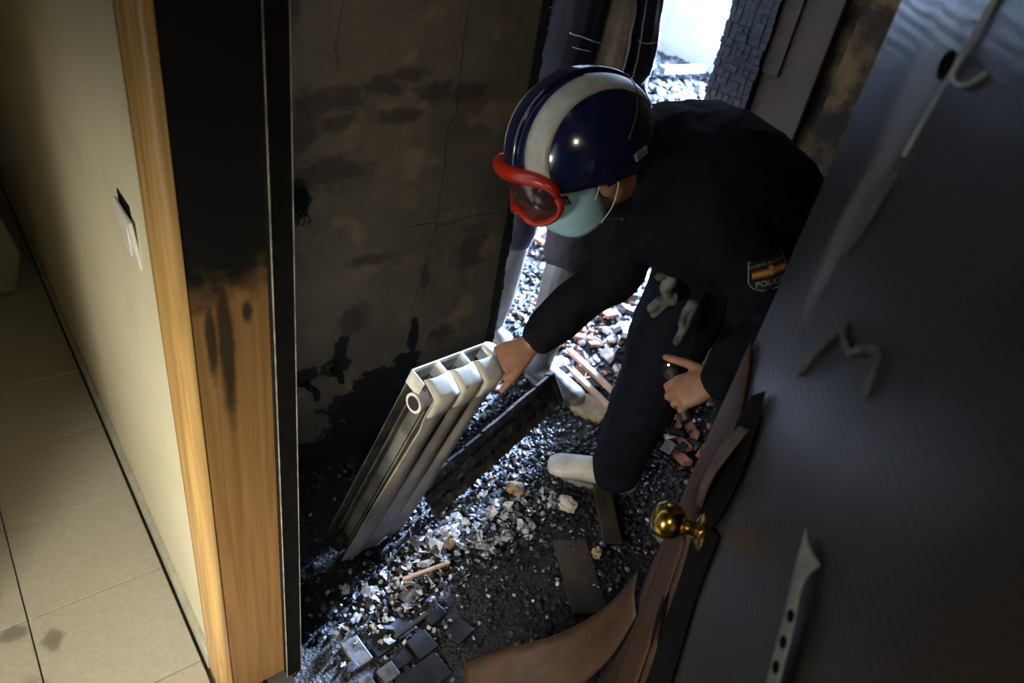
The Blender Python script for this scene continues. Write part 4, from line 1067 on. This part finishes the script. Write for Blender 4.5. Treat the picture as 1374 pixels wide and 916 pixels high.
# broken bricks, roof tiles and plaster in the doorway room and behind the officer
def chunk(rr, dims):
    b = MB(); h = [d / 2 for d in dims]
    vs = [V((sx * h[0] * rr.uniform(.75, 1.1), sy * h[1] * rr.uniform(.75, 1.1), sz * h[2] * rr.uniform(.8, 1.1))) for sz in (-1, 1) for sx, sy in ((-1, -1), (1, -1), (1, 1), (-1, 1))]
    b.add(vs, [(0, 3, 2, 1), (4, 5, 6, 7), (0, 1, 5, 4), (1, 2, 6, 5), (2, 3, 7, 6), (3, 0, 4, 7)]); return b.mesh('chunk')
heap = thing('brick_rubble', (2.0, 1.6, 0), 'heap of broken red brick and white plaster behind the officer\'s legs', 'debris')
CM = {}
for nm, mt, dm in (('brick_fragment', 'brick', (.055, .035, .016)), ('plaster_fragment', 'plaster_bit', (.05, .036, .014)), ('charred_fragment', 'coal', (.05, .03, .02))):
    CM[nm] = []
    for k in range(6):
        me = chunk(rnd, [d * rnd.uniform(.7, 1.3) for d in dm]); me.materials.append(M[mt]); CM[nm].append(me)
spots = [((2.08, 1.72), (.16, .14), 60, (5, 5, 1)), ((1.86, 1.06), (.10, .10), 46, (7, 2, 3)), ((2.5, 2.2), (.35, .3), 46, (4, 6, 2)), ((1.78, 1.5), (.12, .08), 22, (3, 3, 5)), ((3.2, 2.7), (.5, .4), 30, (2, 6, 3))]
for c_, sd, n, wts in spots:
    for k in range(n):
        x, y = rnd.gauss(c_[0], sd[0]), rnd.gauss(c_[1], sd[1])
        if x > 2.10 and y < 1.68 or x < .5: continue
        if math.hypot(x - 1.6, y - 1.47) < .12 or math.hypot(x - 1.57, y - 1.75) < .13 or math.hypot(x - 1.45, y - 1.0) < .13: continue
        nm = rnd.choices(('brick_fragment', 'plaster_fragment', 'charred_fragment'), wts)[0]
        o = bpy.data.objects.new(nm, rnd.choice(CM[nm])); COL.objects.link(o); o.parent = heap
        s = rnd.uniform(.7, 1.4) * (1.5 if y > 2.3 else 1); o.scale = (s, s, s)
        o.rotation_euler = (rnd.gauss(0, .35), rnd.gauss(0, .35), rnd.uniform(0, 6.28))
        o.location = V((x, y, ground(x, y) + .010 * s + rnd.uniform(0, .02))) - heap.location
# two bare battens, mortar slab, ring, lumps
def bar(name, A, B, wd, ht, mat, label, cat, group=None):
    A, B = V(A), V(B); d = (B - A).normalized(); s = V((-d.y, d.x, 0)).normalized(); n_ = d.cross(s) * -1
    if n_.z < 0: n_ = -n_
    b = MB(); n = 8; vs = []
    for k in range(n + 1):
        p = A.lerp(B, k / n)
        for sx, sz in ((-1, 0), (1, 0), (1, 1), (-1, 1)):
            vs.append(p + s * sx * wd / 2 * (1 + .06 * noise.noise(p * 30)) + n_ * sz * ht)
    fs = [(k * 4 + i, k * 4 + (i + 1) % 4, k * 4 + 4 + (i + 1) % 4, k * 4 + 4 + i) for k in range(n) for i in range(4)] + [(3, 2, 1, 0), (n * 4, n * 4 + 1, n * 4 + 2, n * 4 + 3)]
    b.add(vs, fs); o = obj(name, b, mat, None, base=(A + B) / 2, bevel=.0015); tag(o, label, cat, group); return o
bar('batten', (1.79, 1.585, .035), (1.76, 1.16, .042), .022, .016, 'batten', 'bare wooden batten lying nearer the brick heap beside its twin', 'batten', 'wooden battens in the doorway')
bar('batten', (1.735, 1.575, .022), (1.70, 1.20, .030), .024, .016, 'batten', 'paler wooden batten lying next to the white boot toe', 'batten', 'wooden battens in the doorway')
b = MB(); b.prism([(1.585, 1.325), (1.62, 1.37), (1.68, 1.365), (1.735, 1.31), (1.70, 1.23), (1.63, 1.22), (1.60, 1.265)], lambda u_, v_, t_: V((u_ + .004 * noise.noise(V((v_ * 40, t_ * 90, 0))), v_, t_)), .012, .032)
o = obj('mortar_slab', b, 'slab', None, base=(1.66, 1.3, .012), bevel=.004); tag(o, 'brown slab of mortar lying below the wooden battens', 'slab')
b = MB(); rc = V((1.09, 1.062, ground(1.09, 1.062) + .022)); ax = V((-.45, -.35, .8)).normalized(); e1 = ax.orthogonal().normalized(); e2 = ax.cross(e1)
b.tube([rc + (e1 * math.cos(2 * math.pi * k / 24) + e2 * math.sin(2 * math.pi * k / 24)) * .018 for k in range(24)], (.010, .003), 8, ax, closed=True)
o = obj('pipe_ring', b, 'rad_soot', None, base=rc, smooth=60); tag(o, 'small grey pipe ring lying among the pale flakes', 'ring')
def lump(x, y, r, mat, name, label, seed, cat='lump'):
    b = MB(); b.ball((x, y, ground(x, y) + r * .45), (r, r * .75, r * .6), Matrix.Rotation(seed, 3, 'Z'), 18, 12)
    me = b.mesh('lump')
    for v in me.vertices: v.co += v.normal * (r * .35 * noise.noise(v.co * (1.6 / r) + V((seed, 0, 0))) + r * .2 * noise.noise(v.co * (4 / r)))
    o = obj(name, me, mat, None, base=(x, y, 0), smooth=50); tag(o, label, cat); return o
lump(1.275, .985, .034, 'plaster_bit', 'plaster_lump', 'crumbling pale plaster lump in the dark below the officer\'s boot', 2)
lump(1.16, 1.10, .032, 'slab', 'mortar_lump', 'beige mortar lump lying beside the sooted radiator piece', 5)
lump(1.24, .80, .022, 'slab', 'mortar_lump', 'small brown mortar lump near the brass knob of the door', 7)
lump(.87, 1.03, .024, 'slab', 'mortar_lump', 'greenish brown mortar lump at the radiator\'s lower edge', 3)
bar('burnt_board', (1.43, .99, .012), (1.30, .80, .018), .055, .014, 'burnt_board', 'short brown burnt board lying in the ash below the boot', 'board')
bar('charred_plank', (1.20, .88, .004), (1.09, .66, .006), .10, .012, 'burnt_board', 'wide charred plank lying in the dark beside the door', 'board')
bar('charred_stick', (.70, .99, .035), (.83, .965, .05), .010, .008, 'batten', 'thin stick lying across the ash below the flakes', 'stick')
bar('charred_stick', (.60, .855, .035), (.70, .865, .045), .012, .008, 'burnt_board', 'thin brown stick lying on the loose parquet blocks', 'stick')
bar('charred_stick', (1.00, .60, .02), (1.06, .585, .03), .012, .006, 'batten', 'tiny pale stick lying beside the peeled door skin', 'stick')
# loosened parquet blocks, pieces of the corridor floor
cor = bpy.data.objects['floor.001']
for x, y, a, sx, sy, mt in ((.515, .885, .10, .045, .075, 'pale_parquet'), (.50, .80, .10, .030, .045, 'pale_parquet'), (.555, .80, .10, .042, .040, 'pale_parquet'), (.575, .875, .12, .055, .055, 'parquet'), (.60, .815, .1, .05, .04, 'parquet'),
                            (.64, .885, .15, .055, .055, 'parquet'), (.66, .82, .12, .06, .06, 'parquet'), (.71, .955, .2, .06, .04, 'pale_parquet'), (.73, .88, .2, .055, .05, 'parquet'), (.62, .745, .1, .12, .07, 'parquet'), (.46, .77, .1, .05, .08, 'parquet'), (.76, .80, .25, .06, .05, 'parquet')):
    Xm = Matrix.Translation((x, y, ground(x, y) + .002)) @ Matrix.Rotation(a, 4, 'Z') @ Matrix.Rotation(rnd.uniform(-.07, .07), 4, 'X') @ Matrix.Rotation(rnd.uniform(-.07, .07), 4, 'Y')
    obj('parquet_block', boxo((-sx / 2, -sy / 2, -.006), (sx / 2, sy / 2, .008), Xm), mt, cor, bevel=.002)
# a few larger pieces stuck in the far heap
for k, (x, y, z, a, l_) in enumerate(((4.75, 4.2, .33, .5, .35), (5.05, 4.0, .22, -.3, .45), (5.38, 3.85, .18, .9, .4))):
    d = V((math.cos(a), math.sin(a) * .4, .25 * (1 if k != 1 else .1))).normalized() * l_
    bar('charred_beam', V((x, y, z)) - d * .5, V((x, y, z)) + d * .5, .07, .05, 'pale_parquet' if k == 1 else 'char', ('dark beam end sticking out of the far heap, nearest the officer\'s helmet', 'pale beam lying flat across the far heap', 'dark beam end sticking out of the far heap beside the door jamb')[k], 'beam', 'beams in the far heap')
